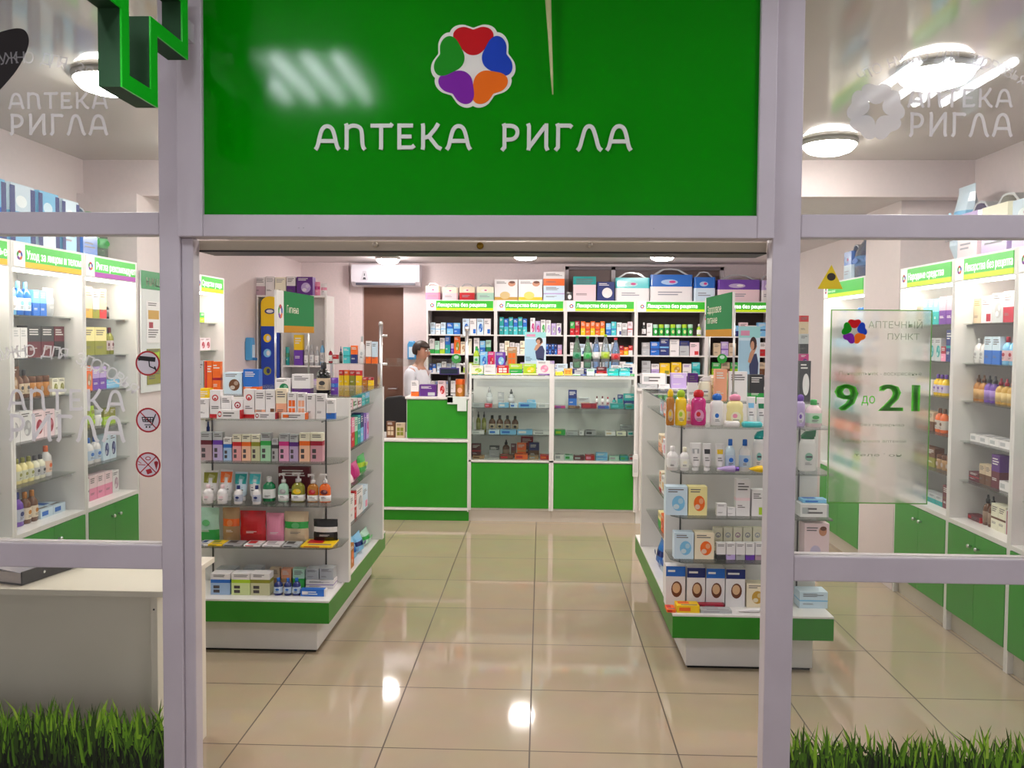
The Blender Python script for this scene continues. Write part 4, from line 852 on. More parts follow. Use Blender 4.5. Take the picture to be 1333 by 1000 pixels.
def front(row, where, ref, y, z, items, dmax=.16, rev=False, parts=True, grp=None, nm=None):
    """items given by their left, right and top in the photo; they stand on the shelf at height z with their fronts at distance y"""
    N = len(items); names = naming([look(*it[3:7], nm) for it in items], where, ref, rev)
    for i, it in enumerate(items):
        x0, x1, top, kind, base, acc, st = it[:7]; ex = it[7] if len(it) > 7 else {}
        yy = y + ex.get('dy', 0); zz = z + ex.get('dz', 0)
        a, c = pt(x0, top, yy), pt(x1, top, yy); w = max(.012, c.x - a.x - .0015); h = max(.008, (a.z + c.z) / 2 - zz)
        d = ex.get('d') or {'c': min(dmax, max(.03, w * .7)), 'l': .04, 'k': .05, 'q': .012, 'd': .18, 'f': .1, 's': .05, 'r': .05}.get(kind, min(w, dmax))
        item(kind, w, d, h, base, acc, st, ((a.x + c.x) / 2, yy + d / 2, zz + .0004), R(ex.get('rz', 0)), names[i], grp or row, parts, nm)
def bay(u, rz, where, z, seq, rev, grp, nm, y0=.10, gap=.004, x0=.03):
    """goods along one shelf of a wall unit: (count, kind, width, depth, height, base, accent, style)"""
    its = [s[1:] for s in seq for _ in range(s[0])]; x = x0; T = Matrix.Translation(u.location) @ Matrix.Rotation(rz, 4, 'Z'); lim = u['w'] - .03; out = []
    for kind, w, d, h, base, acc, st in its:
        if x + w > lim: break
        out.append((x + w / 2, kind, w, d, h, base, acc, st)); x += w + gap
    names = naming([look(*(o_[1], *o_[5:8]), nm) for o_ in out], where, 'window', rev)
    for i, (xc, kind, w, d, h, base, acc, st) in enumerate(out):
        item(kind, w, d, h, base, acc, st, T @ Vector((xc, y0 + d / 2, z + .0004)), rz, names[i], grp, False, nm)

# ------------------------------------------------------------------ desk side gondola, front shelves
A = 'aisle'
yf = 4.50
front('lying boxes along the top shelf', 'lying on desk-side gondola top shelf', A, 4.452, GZ[0], [
 (282, 314, 534, 'l', 'white', 'red', 'mark'), (331, 360, 537.5, 'l', 'white', 'crimson', 'mark'), (366, 399, 538, 'l', 'white', 'orange', '')], rev=True)
front('cartons on the top shelf', 'on desk-side gondola top shelf', A, yf, GZ[0], [
 (256, 272, 519, 'c', 'white', 'beige', ''), (273, 287, 508, 'c', 'white', 'red', 'mark'), (287.5, 301, 516, 'c', 'white', 'palepink', ''), (302, 316.5, 521, 'c', 'white', 'crimson', 'mark'), (317, 331, 507, 'c', 'white', 'red', 'mark'),
 (332, 345, 508, 'c', 'white', 'peach', 'foot'), (345.5, 358, 507.5, 'c', 'white', 'brown', 'spot'), (359, 373, 506, 'c', 'cream', 'peach', 'half'), (374, 386, 511, 'c', 'white', 'orange', 'squares'), (386.5, 398, 511.5, 'c', 'white', 'peach', 'squares'),
 (399, 410.5, 513, 'c', 'white', 'black', 'text'), (411, 424, 513, 'c', 'white', 'charcoal', ''), (424.5, 436, 520, 'c', 'white', 'blue', 'foot')], rev=True)
front('goods along the gondola top', 'on top of desk-side gondola', A, 4.78, 1.3435, [
 (254, 265, 470, 'c', 'silver', 'grey', ''), (266, 276, 470, 'c', 'orange', 'red', 'stripe'), (276.3, 287, 471, 'c', 'orange', 'crimson', 'line'), (291, 315, 485, 'c', 'paleblue', 'brown', 'pic'), (316.5, 337, 481, 'c', 'blue', 'orange', 'foot'),
 (358, 378, 493, 'c', 'white', 'emerald', 'pic'), (380, 404, 487.5, 'c', 'white', 'purple', 'foot'), (410, 428, 472, 'b', 'black', 'charcoal', 'dark'), (429, 439, 492, 'k', 'violet', 'blue', 'mid')], rev=True)
front('cartons on the second shelf', 'on desk-side gondola second shelf', A, yf, GZ[1], [
 (260, 275.5, 563, 'c', 'silver', 'maroon', 'band'), (277, 289.5, 563, 'c', 'silver', 'violet', 'band'), (290.5, 301.5, 570, 'c', 'white', 'blue', 'band'), (302.5, 314, 566, 'c', 'ivory', 'red', 'band'), (314.5, 326.5, 566, 'c', 'ivory', 'orange', 'band'),
 (327, 338.5, 566, 'c', 'ivory', 'olive', 'band'), (339, 352.5, 564, 'c', 'silver', 'green', 'band'), (353.5, 362, 571, 'c', 'silver', 'charcoal', 'band'), (363, 376, 565, 'c', 'silver', 'magenta', 'band'), (376.5, 388, 566, 'c', 'silver', 'purple', 'band'),
 (389.5, 403.5, 564, 'c', 'ivory', 'orange', 'band'), (404, 420, 564, 'c', 'ivory', 'crimson', 'band')], rev=True)
front('carton behind the row', 'behind row, desk-side gondola top shelf', A, 4.60, GZ[0], [(259.5, 272, 506, 'c', 'yellow', 'gold', 'line', dict(d=.06))], rev=True)
front('bottle behind the cartons', 'behind maroon carton, desk-side gondola', A, 4.57, GZ[1], [(264, 274, 549, 'o', 'white', 'navy', '')], rev=True)
front('front row of the third shelf', 'front row of desk-side gondola third shelf', A, 4.455, GZ[2], [
 (262, 275, 632, 'b', 'white', 'palepink', ''), (281, 294, 632, 'b', 'white', 'palepink', ''), (303, 314, 633, 'b', 'white', 'navy', ''), (327, 338, 633, 'b', 'white', 'navy', '')], rev=True, dmax=.05)
front('rear row of the third shelf', 'on desk-side gondola third shelf', A, 4.53, GZ[2], [
 (262, 282, 614, 't', 'white', 'olive', 'leaf'), (284, 301, 613, 't', 'white', 'orange', 'leaf'), (303, 320, 616, 't', 'paleblue', 'teal', 'leaf'), (322, 338, 616, 't', 'white', 'turquoise', 'leaf'),
 (340, 356, 622, 'b', 'emerald', 'white', ''), (360, 374, 617, 'p', 'mint', 'grey', ''), (377, 395, 616, 'p', 'olive', 'yellow', ''), (398, 413, 618, 'p', 'amber', 'red', ''), (413.5, 429, 618, 'p', 'orange', 'maroon', '')], rev=True, dmax=.07)
front('cardboard at the back of the third shelf', 'at back of desk-side gondola third shelf', A, 4.635, GZ[2], [(362, 403, 608, 'c', 'maroon', 'brown', 'plain', dict(d=.03))], rev=True)
front('pouches on the fourth shelf', 'on desk-side gondola fourth shelf', A, 4.56, GZ[3], [
 (253, 283, 662, 'k', 'mint', 'green', 'foot'), (288, 310, 662, 'k', 'tan', 'orange', 'mid'), (311, 344, 666, 'k', 'red', 'maroon', ''), (345, 368, 669, 'k', 'pink', 'magenta', ''), (369, 400, 667, 'k', 'beige', 'green', 'mid'), (407, 438, 677, 'k', 'black', 'white', 'mid')], rev=True)
front('leaflets on the fourth shelf', 'at edge of desk-side gondola fourth shelf', A, 4.45, GZ[3], [
 (257, 270, 713.4, 'f', 'white', 'navy', ''), (270.5, 289, 713.6, 'f', 'yellow', 'olive', ''), (290, 313, 714, 'f', 'grey', 'charcoal', ''), (317, 338, 714, 'f', 'white', 'red', ''), (341, 364, 714.4, 'f', 'white', 'grey', ''), (367, 388, 714.6, 'f', 'silver', 'charcoal', ''), (391, 432, 713.5, 'f', 'yellow', 'red', '', dict(d=.16))], rev=True)
front('goods on the base deck', 'front row on desk-side gondola deck', A, 4.42, .30, [
 (274, 299.5, 747, 'c', 'white', 'blue', 'band'), (301, 325.5, 747, 'c', 'white', 'lime', 'band'), (326, 351, 747, 'c', 'white', 'olive', 'band'), (355, 366.5, 754, 'b', 'navy', 'blue', ''), (368.5, 378.5, 754, 'b', 'navy', 'blue', ''), (379.5, 390, 754, 'b', 'navy', 'blue', ''), (391, 424, 768, 'l', 'blue', 'white', '')], rev=True, dmax=.1)
front('rear goods on the base deck', 'rear row on desk-side gondola deck', A, 4.56, .30, [
 (281, 306, 741, 'c', 'silver', 'grey', ''), (316, 340, 740, 'c', 'silver', 'beige', ''), (351, 364, 740, 'c', 'beige', 'tan', 'half'), (366, 379, 741, 'c', 'peach', 'tan', 'half'), (381, 396, 741, 'c', 'mint', 'green', 'half'), (398, 434, 756, 'c', 'white', 'violet', 'line', dict(d=.09))], rev=True, dmax=.1)
zz = pt(398, 756, 4.56).z + .002
front('boxes stacked on the deck', 'stacked on violet lined carton, desk-side gondola deck', A, 4.575, zz, [(398, 415, 741, 'c', 'silver', 'grey', '', dict(d=.07)), (416, 434, 740, 'c', 'silver', 'beige', '', dict(d=.07))], rev=True)
# aisle side of the desk side gondola
def side(xf, z, seq, where, sgn, y, grp, gap=.006):
    n = len(seq); names = naming([look(q_[0], *q_[4:7]) for q_ in seq], where, 'entrance', False)
    for i, (kind, w, d, h, base, acc, st) in enumerate(seq):
        item(kind, w, d, h, base, acc, st, (xf - sgn * d / 2, y + w / 2, z + .0004), R(90) * sgn, names[i], grp); y += w + gap
g = 'goods on the aisle side of the desk side gondola'
side(-1.14, GZ[0], [('l', .12, .07, .055, 'palepink', 'red', ''), ('l', .12, .08, .06, 'white', 'green', ''), ('l', .12, .08, .05, 'palepink', 'crimson', ''), ('c', .1, .07, .07, 'turquoise', 'teal', 'line'), ('c', .13, .07, .075, 'skyblue', 'teal', 'half')], 'on aisle side, desk-side gondola top shelf', 1, 5.0, g)
side(-1.14, GZ[1], [('c', .08, .06, .17, 'magenta', 'pink', 'line'), ('c', .08, .06, .175, 'pink', 'red', 'half'), ('c', .08, .06, .17, 'mint', 'green', 'half'), ('c', .08, .06, .175, 'teal', 'turquoise', 'line'), ('c', .08, .06, .18, 'navy', 'skyblue', 'half'), ('c', .08, .06, .17, 'violet', 'lilac', 'stripe'), ('c', .08, .06, .165, 'lilac', 'magenta', 'pic')], 'on aisle side, desk-side gondola second shelf', 1, 5.0, g)
side(-1.13, GZ[2], [('k', .2, .1, .07, 'palepink', 'pink', ''), ('k', .16, .09, .11, 'magenta', 'crimson', ''), ('k', .2, .08, .13, 'green', 'lime', 'mid')], 'on aisle side, desk-side gondola third shelf', 1, 5.0, g)
side(-1.14, GZ[3], [('c', .16, .07, .16, 'white', 'palepink', 'line'), ('c', .05, .07, .165, 'red', 'white', 'line'), ('c', .18, .07, .17, 'white', 'grey', 'pic'), ('c', .15, .06, .15, 'paleblue', 'pink', 'spot')], 'on aisle side, desk-side gondola fourth shelf', 1, 5.0, g)
side(-1.115, .30, [('c', .09, .07, .13, 'orange', 'yellow', 'half'), ('c', .1, .08, .14, 'amber', 'orange', 'pic'), ('k', .2, .12, .13, 'skyblue', 'blue', 'mid'), ('k', .2, .12, .12, 'skyblue', 'navy', 'mid'), ('k', .2, .11, .1, 'mint', 'green', 'mid')], 'on aisle side, desk-side gondola base deck', 1, 4.84, g)
front('goods on the rear of the gondola', 'on rear top of the desk-side gondola', A, 5.68, 1.3435, [
 (441, 447.3, 482, 'c', 'yellow', 'red', 'head'), (448, 454.5, 482, 'c', 'yellow', 'orange', 'head'), (455.3, 462, 482.4, 'c', 'olive', 'red', 'head'), (463, 471, 482.6, 'c', 'yellow', 'red', 'head'), (472, 478, 491.5, 'c', 'amber', 'red', 'head'), (479, 486, 491.6, 'c', 'yellow', 'crimson', 'head')], rev=True, dmax=.05)
# low glass riser with bottles over those boxes
rs = empty('glass_riser', (pt(448, 437, 5.72).x, 5.72, 1.3435)); tag(rs, 'small glass riser with bottles on desk-side gondola rear end', 'riser')
ra, rb_ = pt(424, 437, 5.72).x, pt(491, 437, 5.72).x; rz_ = pt(455, 473, 5.72).z
b = MB(); b.box(ra - rs.location.x, rb_ - rs.location.x, -.03, .16, rz_ - 1.3435 - .006, rz_ - 1.3435, GSHELF); b.build('glass_shelf', rs)
for x in (ra + .01, rb_ - .01): b = MB(); b.box(x - .008 - rs.location.x, x + .008 - rs.location.x, .11, .14, 0, rz_ - 1.35, CHROME); b.build('support', rs)
front('bottles on the glass riser', 'on the small glass riser', A, 5.70, rz_, [
 (427, 432.5, 453, 'b', 'crimson', 'white', ''), (433, 440, 462, 'c', 'red', 'white', 'half'), (441, 445.5, 451, 'o', 'black', 'navy', ''), (446.5, 455.5, 452, 'c', 'turquoise', 'teal', 'line'), (456.5, 465, 450, 'c', 'orange', 'navy', 'half'), (466.5, 474.5, 438, 'b', 'white', 'silver', ''), (476, 483, 444, 'c', 'white', 'orange', 'foot'), (484, 491, 445, 'c', 'paleblue', 'orange', 'foot')], rev=True, dmax=.06)

# ------------------------------------------------------------------ baby care gondola
yf = 4.34
front('bottles on the baby care top shelf', 'on baby-care gondola top shelf', A, yf, GZ[0], [
 (868, 879.5, 507, 'u', 'amber', 'yellow', ''), (880, 896, 508, 'u', 'yellow', 'lime', ''), (901, 922, 508, 'u', 'magenta', 'red', ''), (926, 945, 513, 'u', 'white', 'blue', ''), (948, 971, 514, 'u', 'paleyellow', 'pink', ''), (973, 985, 517, 't', 'white', 'skyblue', 'band'), (986, 998, 518, 't', 'white', 'emerald', 'band'),
 (1037.5, 1051, 514, 'u', 'lilac', 'violet', ''), (1052, 1073, 521, 'b', 'palepink', 'green', '')])
front('soaps on the baby care top shelf', 'at edge of baby-care gondola top shelf', A, 4.288, GZ[0], [(944, 964.5, 549, 's', 'white', 'cream', ''), (967, 994, 549.5, 's', 'turquoise', 'white', '')])
front('pink bottle behind', 'behind magenta bottle, baby-care gondola', A, 4.43, GZ[0], [(893, 903, 520, 'b', 'pink', 'palepink', '')])
front('goods on the baby care second shelf', 'on baby-care gondola second shelf', A, yf, GZ[1], [
 (869, 884.5, 582, 'b', 'white', 'white', ''), (886, 898.5, 583, 'b', 'white', 'ivory', ''), (899.5, 914, 577.5, 't', 'white', 'grey', 'plain'), (915.5, 927.5, 578, 't', 'white', 'charcoal', 'plain'), (932, 944.5, 578.5, 't', 'white', 'yellow', 'plain'), (945.5, 959, 572.5, 'b', 'paleblue', 'blue', ''), (964, 979, 573, 'b', 'white', 'blue', ''), (981.5, 998, 561, 'i', 'white', 'teal', ''), (1043, 1068, 561, 'i', 'white', 'emerald', '')])
front('tubes lying on the second shelf', 'lying on baby-care gondola second shelf', A, 4.288, GZ[1], [(935, 963.5, 607, 'r', 'lilac', 'violet', ''), (977, 998, 607, 'r', 'yellow', 'orange', '')])
front('goods on the baby care third shelf', 'on baby-care gondola third shelf', A, yf, GZ[2], [
 (867, 895.5, 634, 'c', 'paleblue', 'skyblue', 'pic'), (896.5, 921, 634, 'c', 'paleyellow', 'orange', 'pic'), (933, 946, 656, 'c', 'white', 'grey', 'text'), (947, 957.5, 661, 'c', 'white', 'silver', 'text'), (958.5, 977, 624.5, 'c', 'white', 'palepink', 'line'), (979, 997.5, 638, 'c', 'white', 'lime', 'spot'), (1042, 1079, 657, 'l', 'white', 'silver', '', dict(d=.12))])
front('pack lying on a box', 'lying on box, baby-care gondola', A, 4.37, pt(1060, 657, yf).z + .002, [(1045, 1078, 651, 'f', 'skyblue', 'blue', '', dict(d=.08))])
yf4 = [(878, 903.5, 694, 'c', 'paleblue', 'skyblue', 'pic'), (904.5, 930, 694, 'c', 'cream', 'orange', 'pic')] + [(933 + 12.6 * i, 945 + 12.6 * i, 707, 'c', 'white', c, 'foot') for i, c in enumerate(('charcoal', 'lilac', 'grey', 'violet', 'mauve'))] + [(1047.5, 1080, 682, 'c', 'palepink', 'lilac', 'baby')]
front('goods on the baby care fourth shelf', 'on baby-care gondola fourth shelf', A, yf, GZ[3], yf4)
front('rear row of small cartons', 'rear row, baby-care gondola fourth shelf', A, 4.45, GZ[3], [(929 + 12.8 * i, 941 + 12.8 * i, 687, 'c', 'ivory', c, 'mark') for i, c in enumerate(('grey', 'silver', 'mauve', 'grey', 'silver'))])
front('packs on the baby care deck', 'on baby-care gondola deck', A, 4.37, .30, [(867, 892.5, 737, 'c', 'white', 'blue', 'cup'), (894.5, 918.5, 739, 'c', 'white', 'navy', 'cup'), (919.5, 944, 740, 'c', 'white', 'blue', 'cup'), (945, 970.5, 741, 'c', 'white', 'navy', 'cup'), (972, 997, 760, 'c', 'cream', 'gold', 'pic'), (1041, 1078, 771, 'c', 'paleblue', 'skyblue', 'line', dict(d=.1))], dmax=.1)
front('flat goods on the baby care deck', 'at edge of baby-care gondola deck', A, 4.262, .30, [(868, 880, 794, 'f', 'orange', 'red', '', dict(d=.08)), (881, 911, 789, 'f', 'yellow', 'orange', '', dict(d=.08)), (912, 953, 795, 'f', 'silver', 'grey', '', dict(d=.06)), (962, 997, 794, 'r', 'white', 'silver', '')])
front('berry pack', 'behind silver packet, baby-care gondola deck', A, 4.326, .30, [(908, 944, 787, 'l', 'crimson', 'maroon', 'mark', dict(d=.035))])
front('goods along the baby care top', 'on top of the baby-care gondola', A, 4.62, 1.3435, [
 (896, 909, 486, 'c', 'white', 'purple', 'head'), (910, 929, 490, 'i', 'ivory', 'white', ''), (931, 947, 481, 'c', 'peach', 'tan', 'plain'), (949, 973, 484, 'c', 'white', 'silver', 'plain', dict(d=.03)), (976, 995, 488, 'c', 'charcoal', 'green', 'foot'), (1041, 1056, 470, 'c', 'charcoal', 'white', 'pic')])
front('poster cards', 'beyond the baby-care gondola top', A, 4.9, 1.3435, [(962, 990, 425, 'q', 'paleblue', 'navy', '')])
front('tall packs', 'stacked at outer end of baby-care gondola top', A, 4.80, 1.3435 + .17, [(1041.5, 1053, 461, 'c', 'magenta', 'purple', 'pic')])
zt = pt(1047, 461, 4.80).z + .001
front('tall packs', 'midway up pile on baby-care gondola', A, 4.80, zt, [(1041.5, 1053, 435, 'c', 'silver', 'charcoal', 'half')])
front('tall packs', 'topmost of pile on baby-care gondola', A, 4.80, pt(1047, 435, 4.80).z + .001, [(1041.5, 1053, 411, 'c', 'beige', 'red', 'head')])
front('tall packs', 'bottom of pile on baby-care gondola', A, 4.80, 1.3435, [(1041.5, 1053, pt and 480.5, 'c', 'mint', 'charcoal', 'line', dict())])
g = 'goods on the aisle side of the baby care gondola'
side(.71, GZ[0], [('c', .1, .06, .088, 'white', 'orange', 'mark'), ('b', .04, .04, .09, 'palepink', 'red', ''), ('c', .1, .06, .085, 'paleblue', 'pink', 'pic')], 'on aisle side, baby-care gondola top shelf', -1, 4.85, g)
side(.71, GZ[1], [('c', .12, .06, .09, 'white', 'pink', 'pic'), ('b', .05, .05, .12, 'peach', 'white', ''), ('c', .12, .06, .1, 'cream', 'peach', 'half')], 'on aisle side, baby-care gondola second shelf', -1, 4.85, g)
side(.71, GZ[2], [('c', .1, .06, .1, 'white', 'gold', 'pic'), ('c', .1, .06, .11, 'cream', 'red', 'mark')], 'on aisle side, baby-care gondola third shelf', -1, 4.9, g)
side(.71, GZ[3], [('c', .1, .06, .1, 'orange', 'red', 'pic'), ('c', .12, .06, .09, 'paleyellow', 'green', 'half')], 'on aisle side, baby-care gondola fourth shelf', -1, 4.9, g)
side(.70, .30, [('k', .12, .06, .12, 'white', 'grey', 'mid'), ('k', .2, .1, .13, 'paleblue', 'blue', 'mid'), ('k', .2, .1, .15, 'blue', 'navy', 'mid')], 'on aisle side, baby-care gondola base deck', -1, 4.72, g)
side(1.06, 1.3435, [('k', .2, .1, .13, 'green', 'lime', ''), ('c', .16, .1, .07, 'gold', 'brown', 'line'), ('c', .2, .1, .09, 'beige', 'brown', 'half')], 'on baby-care gondola top under the signboard', -1, 4.95, g)

# ------------------------------------------------------------------ glass counters
D = 'cash desk'
fy, iy = 7.70, 7.78
front('boxes along the first counter', 'along edge of first glass counter', D, fy, 1.335, [(614, 622, 489, 'c', 'orange', 'green', 'half'), (622.5, 630, 487, 'c', 'olive', 'teal', 'half'), (631, 645, 488, 'c', 'white', 'lime', 'foot'), (646, 664, 489, 'c', 'yellow', 'olive', 'line'), (665, 680.5, 488, 'c', 'white', 'lime', 'spot'), (681.5, 699.5, 488.5, 'c', 'paleyellow', 'olive', 'half'), (700.5, 716, 488, 'c', 'purple', 'maroon', 'line')], dmax=.1)
front('boxes in the middle of the first counter', 'second row on first glass counter', D, 7.83, 1.335, [(614, 629, 476, 'c', 'ivory', 'lime', 'pic'), (630, 645, 475, 'c', 'white', 'silver', 'text'), (647, 662, 476, 'c', 'red', 'white', 'squares'), (663, 680, 474, 'c', 'lime', 'green', 'half'), (681, 698, 474, 'c', 'lime', 'yellow', 'pic'), (699, 716, 470, 'c', 'white', 'pink', 'pic')], dmax=.1)
front('goods on the first step shelf', 'on step shelf of first glass counter', D, 8.04, 1.388, [(616, 624, 451, 'b', 'lime', 'green', ''), (625, 634.5, 458, 'c', 'skyblue', 'blue', 'pic'), (635.2, 644, 458, 'c', 'magenta', 'red', 'pic'), (645, 658, 458.5, 'c', 'violet', 'skyblue', 'pic'), (660, 673, 452, 'c', 'tan', 'orange', 'squares'), (683, 711, 432.5, 'q', 'paleblue', 'navy', '')], dmax=.08)
front('boxes along the further counter', 'along edge of further glass counter', D, fy, 1.335, [(723, 733, 484, 'c', 'yellow', 'olive', 'squares'), (734, 745, 480, 'c', 'gold', 'orange', 'squares'), (746, 755, 489, 'c', 'white', 'green', 'half'), (756, 763, 490, 'c', 'navy', 'blue', 'pic'), (764, 773.5, 481, 'c', 'mint', 'white', 'line'), (775, 790.5, 487, 'c', 'ivory', 'beige', ''), (791.5, 805.5, 480, 'c', 'teal', 'emerald', 'line'), (806.3, 820, 479.5, 'c', 'teal', 'turquoise', 'half'), (821, 828, 487, 'c', 'emerald', 'green', 'half')], dmax=.1)
front('boxes in the middle of the further counter', 'second row on further glass counter', D, 7.83, 1.335, [(725, 739, 474, 'c', 'paleblue', 'navy', 'spot'), (748, 760, 482, 'c', 'silver', 'grey', ''), (777, 790, 478, 'c', 'maroon', 'red', 'half'), (796, 808, 476, 'c', 'white', 'blue', 'half'), (810, 826, 474, 'c', 'white', 'navy', 'squares')], dmax=.1)
front('water bottles', 'on step shelf of further glass counter', D, 8.04, 1.388, [(746, 757, 437, 'w', 'green', 'emerald', ''), (760, 771, 438, 'w', 'emerald', 'green', ''), (771.7, 782, 436, 'w', 'skyblue', 'white', ''), (783, 794.5, 435.5, 'w', 'mint', 'lime', ''), (796, 808, 440, 'w', 'blue', 'red', '')], dmax=.1)
def inside(w, who, z, y, items, dmax=.08): front(f'goods inside {who}', f'{w} of {who}', D, y, z, items, dmax)
f1, f2 = 'first glass counter', 'further glass counter'
inside('inside top', f1, 1.035, 7.90, [(633, 641, 504, 'o', 'silver', 'grey', ''), (648, 656, 511, 'c', 'grey', 'silver', 'line'), (661, 670, 507, 'o', 'grey', 'charcoal', ''), (686, 697, 521, 'c', 'skyblue', 'blue', 'half')])
inside('flat at top', f1, 1.035, 7.72, [(615, 630, 525, 'f', 'silver', 'grey', ''), (631, 640, 526, 'f', 'red', 'pink', ''), (649, 662, 525, 'f', 'skyblue', 'white', ''), (664, 673, 526, 'f', 'paleblue', 'blue', ''), (675, 698, 525, 'f', 'skyblue', 'blue', ''), (700, 716, 526, 'f', 'white', 'silver', '')])
inside('on middle shelf', f1, .79, 7.86, [(619.5, 625.7, 536, 'o', 'olive', 'black', ''), (627, 633, 536, 'o', 'olive', 'charcoal', ''), (636, 645, 541, 'b', 'brown', 'black', 'dark'), (646, 655, 541, 'b', 'brown', 'black', 'dark'), (656, 665, 541.5, 'b', 'brown', 'charcoal', 'dark'), (666, 675, 542, 'b', 'brown', 'black', 'dark')])
inside('flat on middle shelf', f1, .79, 7.72, [(614, 630, 561, 'f', 'white', 'silver', ''), (636, 650, 560, 'f', 'paleblue', 'blue', ''), (651, 672, 560, 'f', 'skyblue', 'blue', ''), (673, 693, 560, 'f', 'skyblue', 'white', ''), (694, 716, 562, 'f', 'white', 'grey', '')])
inside('on floor', f1, .562, 7.85, [(614, 626, 578, 'c', 'maroon', 'red', 'line'), (637, 650, 581, 'c', 'grey', 'charcoal', 'head'), (654, 663.5, 573, 'o', 'brown', 'black', ''), (665, 672, 578, 'c', 'maroon', 'brown', 'half'), (673, 685, 577, 'c', 'orange', 'gold', 'line'), (689, 702, 577, 'c', 'navy', 'brown', 'half')])
inside('rear of floor', f1, .562, 7.99, [(678, 694, 569, 'c', 'crimson', 'maroon', 'half')])
inside('flat on floor', f1, .562, 7.72, [(615, 630, 594, 'f', 'tan', 'brown', ''), (650, 668, 593, 'f', 'brown', 'red', ''), (670, 687, 592, 'f', 'orange', 'red', ''), (689, 701, 594, 'f', 'tan', 'grey', ''), (703, 716, 593, 'f', 'red', 'orange', '')])
inside('inside top', f2, 1.035, 7.88, [(740, 751, 508, 'c', 'navy', 'blue', 'half'), (752, 768, 518, 'c', 'silver', 'beige', 'line'), (775, 779.5, 516, 'b', 'white', 'maroon', ''), (782, 787, 516, 'b', 'white', 'maroon', ''), (789, 794, 517, 'b', 'white', 'crimson', ''), (797, 803, 518, 'b', 'teal', 'navy', ''), (804, 811, 514, 'c', 'teal', 'navy', 'head'), (812, 827, 513, 'c', 'teal', 'navy', 'half')])
inside('flat at top', f2, 1.035, 7.72, [(722, 736, 529, 'f', 'magenta', 'violet', ''), (740, 755, 529, 'f', 'brown', 'tan', ''), (757, 777, 526, 'f', 'crimson', 'red', ''), (779, 793, 529, 'f', 'blue', 'violet', ''), (795, 812, 526, 'f', 'teal', 'turquoise', ''), (814, 828, 527, 'f', 'teal', 'emerald', '')])
inside('on middle shelf', f2, .79, 7.90, [(808, 823, 554, 'c', 'silver', 'grey', 'line')])
inside('flat on middle shelf', f2, .79, 7.72, [(722, 736, 560, 'f', 'green', 'lime', ''), (738, 752, 562, 'f', 'silver', 'grey', ''), (754, 760, 561, 'f', 'white', 'silver', ''), (762, 776, 561, 'f', 'grey', 'charcoal', ''), (788, 801, 562, 'f', 'white', 'beige', ''), (803, 815, 562, 'f', 'ivory', 'grey', ''), (817, 828, 562, 'f', 'silver', 'teal', '')])
inside('on floor', f2, .562, 7.72, [(722, 734, 592, 'f', 'white', 'grey', ''), (735, 746, 593, 'f', 'mint', 'green', ''), (747, 761, 594, 'f', 'maroon', 'grey', ''), (762, 774, 593, 'f', 'red', 'pink', ''), (776, 791, 590, 'c', 'skyblue', 'blue', 'line'), (793, 806, 594, 'f', 'mint', 'grey', ''), (807, 818, 594, 'f', 'teal', 'green', ''), (819, 828, 594, 'f', 'silver', 'red', '')])
# on the cash desk
front('goods on the cash desk', 'on the cash desk upper level', 'doorway side', 7.72, 1.13, [(535, 545, 496, 'c', 'white', 'orange', 'foot'), (546, 568, 501, 'c', 'purple', 'silver', 'spot'), (570, 580, 496, 'c', 'palepink', 'red', 'pic'), (592, 605, 494, 'j', 'amber', 'orange', '')])
front('small boxes on the lower desk', 'on the lower level of the cash desk', 'upright post', 7.74, .745, [(503, 514, 549, 'c', 'brown', 'beige', 'squares'), (515, 527, 551, 'c', 'beige', 'olive', 'squares')])
ps = empty('customer_display', (pt(585, 487, 7.685).x, 7.685, 1.1305)); tag(ps, 'dark purple customer display on a thin pole on the cash desk', 'display')
b = MB(); b.box(-.03, .03, -.022, .022, 0, .012, '#17151c'); b.build('base', ps)
b = MB(); b.tube([(0, 0, .012), (0, 0, .2)], .013, M('#17151c', .4)); b.build('pole', ps)
b = MB(); b.box(-.088, .088, -.025, .022, .2, .262, '#33266a'); b.rect(-.078, .078, .21, .252, -.0256, M('#1c2a3a', .1)); b.build('screen', ps, bev=.004)
front('boxes on the service counter', 'on service counter behind baby-care gondola', D, 7.72, 1.225, [(833, 856, 500.5, 'c', 'silver', 'grey', 'pic', dict(d=.2)), (857.5, 872, 500.5, 'c', 'white', 'silver', 'line'), (874, 894, 486, 'c', 'lilac', 'silver', 'plain')])
front('printer', 'on patterned silver carton, service counter', D, 7.74, pt(845, 500.5, 7.72).z + .001, [(836, 868, 487, 'l', 'white', 'silver', '', dict(d=.18))])

# ------------------------------------------------------------------ back wall shelves
def squeeze(i, items):
    a, c = (555, 645, 736, 828, 920, 1011)[i:i + 2]; m = (a + c) / 2; f = lambda p: m + (p - m) * (1 - 6.2 / (c - a))
    return [(f(t[0]), f(t[1]), *t[2:]) for t in items]
def shelfrow(i, k, items):
    names = ('doorway', 'cereal', 'bottle', 'tub', 'signboard'); rn = {4: 'top', 3: 'second', 2: 'third', 1: 'fourth'}[k]
    z = BS[k]; front(f'medicines on the {rn} shelf of the {names[i]} unit', f'on {names[i]}-side medicine unit {rn} shelf' if i in (0, 3, 4) else f'on {["", "second", "third"][i]} medicine unit {rn} shelf', 'doorway', 10.43, z, squeeze(i, items), .14, parts=False, nm='medicine_box')
def fill(x0, x1, n, tops, cols, st='line', kind='c'):
    w = (x1 - x0) / n; return [(x0 + w * j + .4, x0 + w * (j + 1) - .3, tops[j % len(tops)], kind, *cols[j % len(cols)], st if isinstance(st, str) else st[j % len(st)]) for j in range(n)]
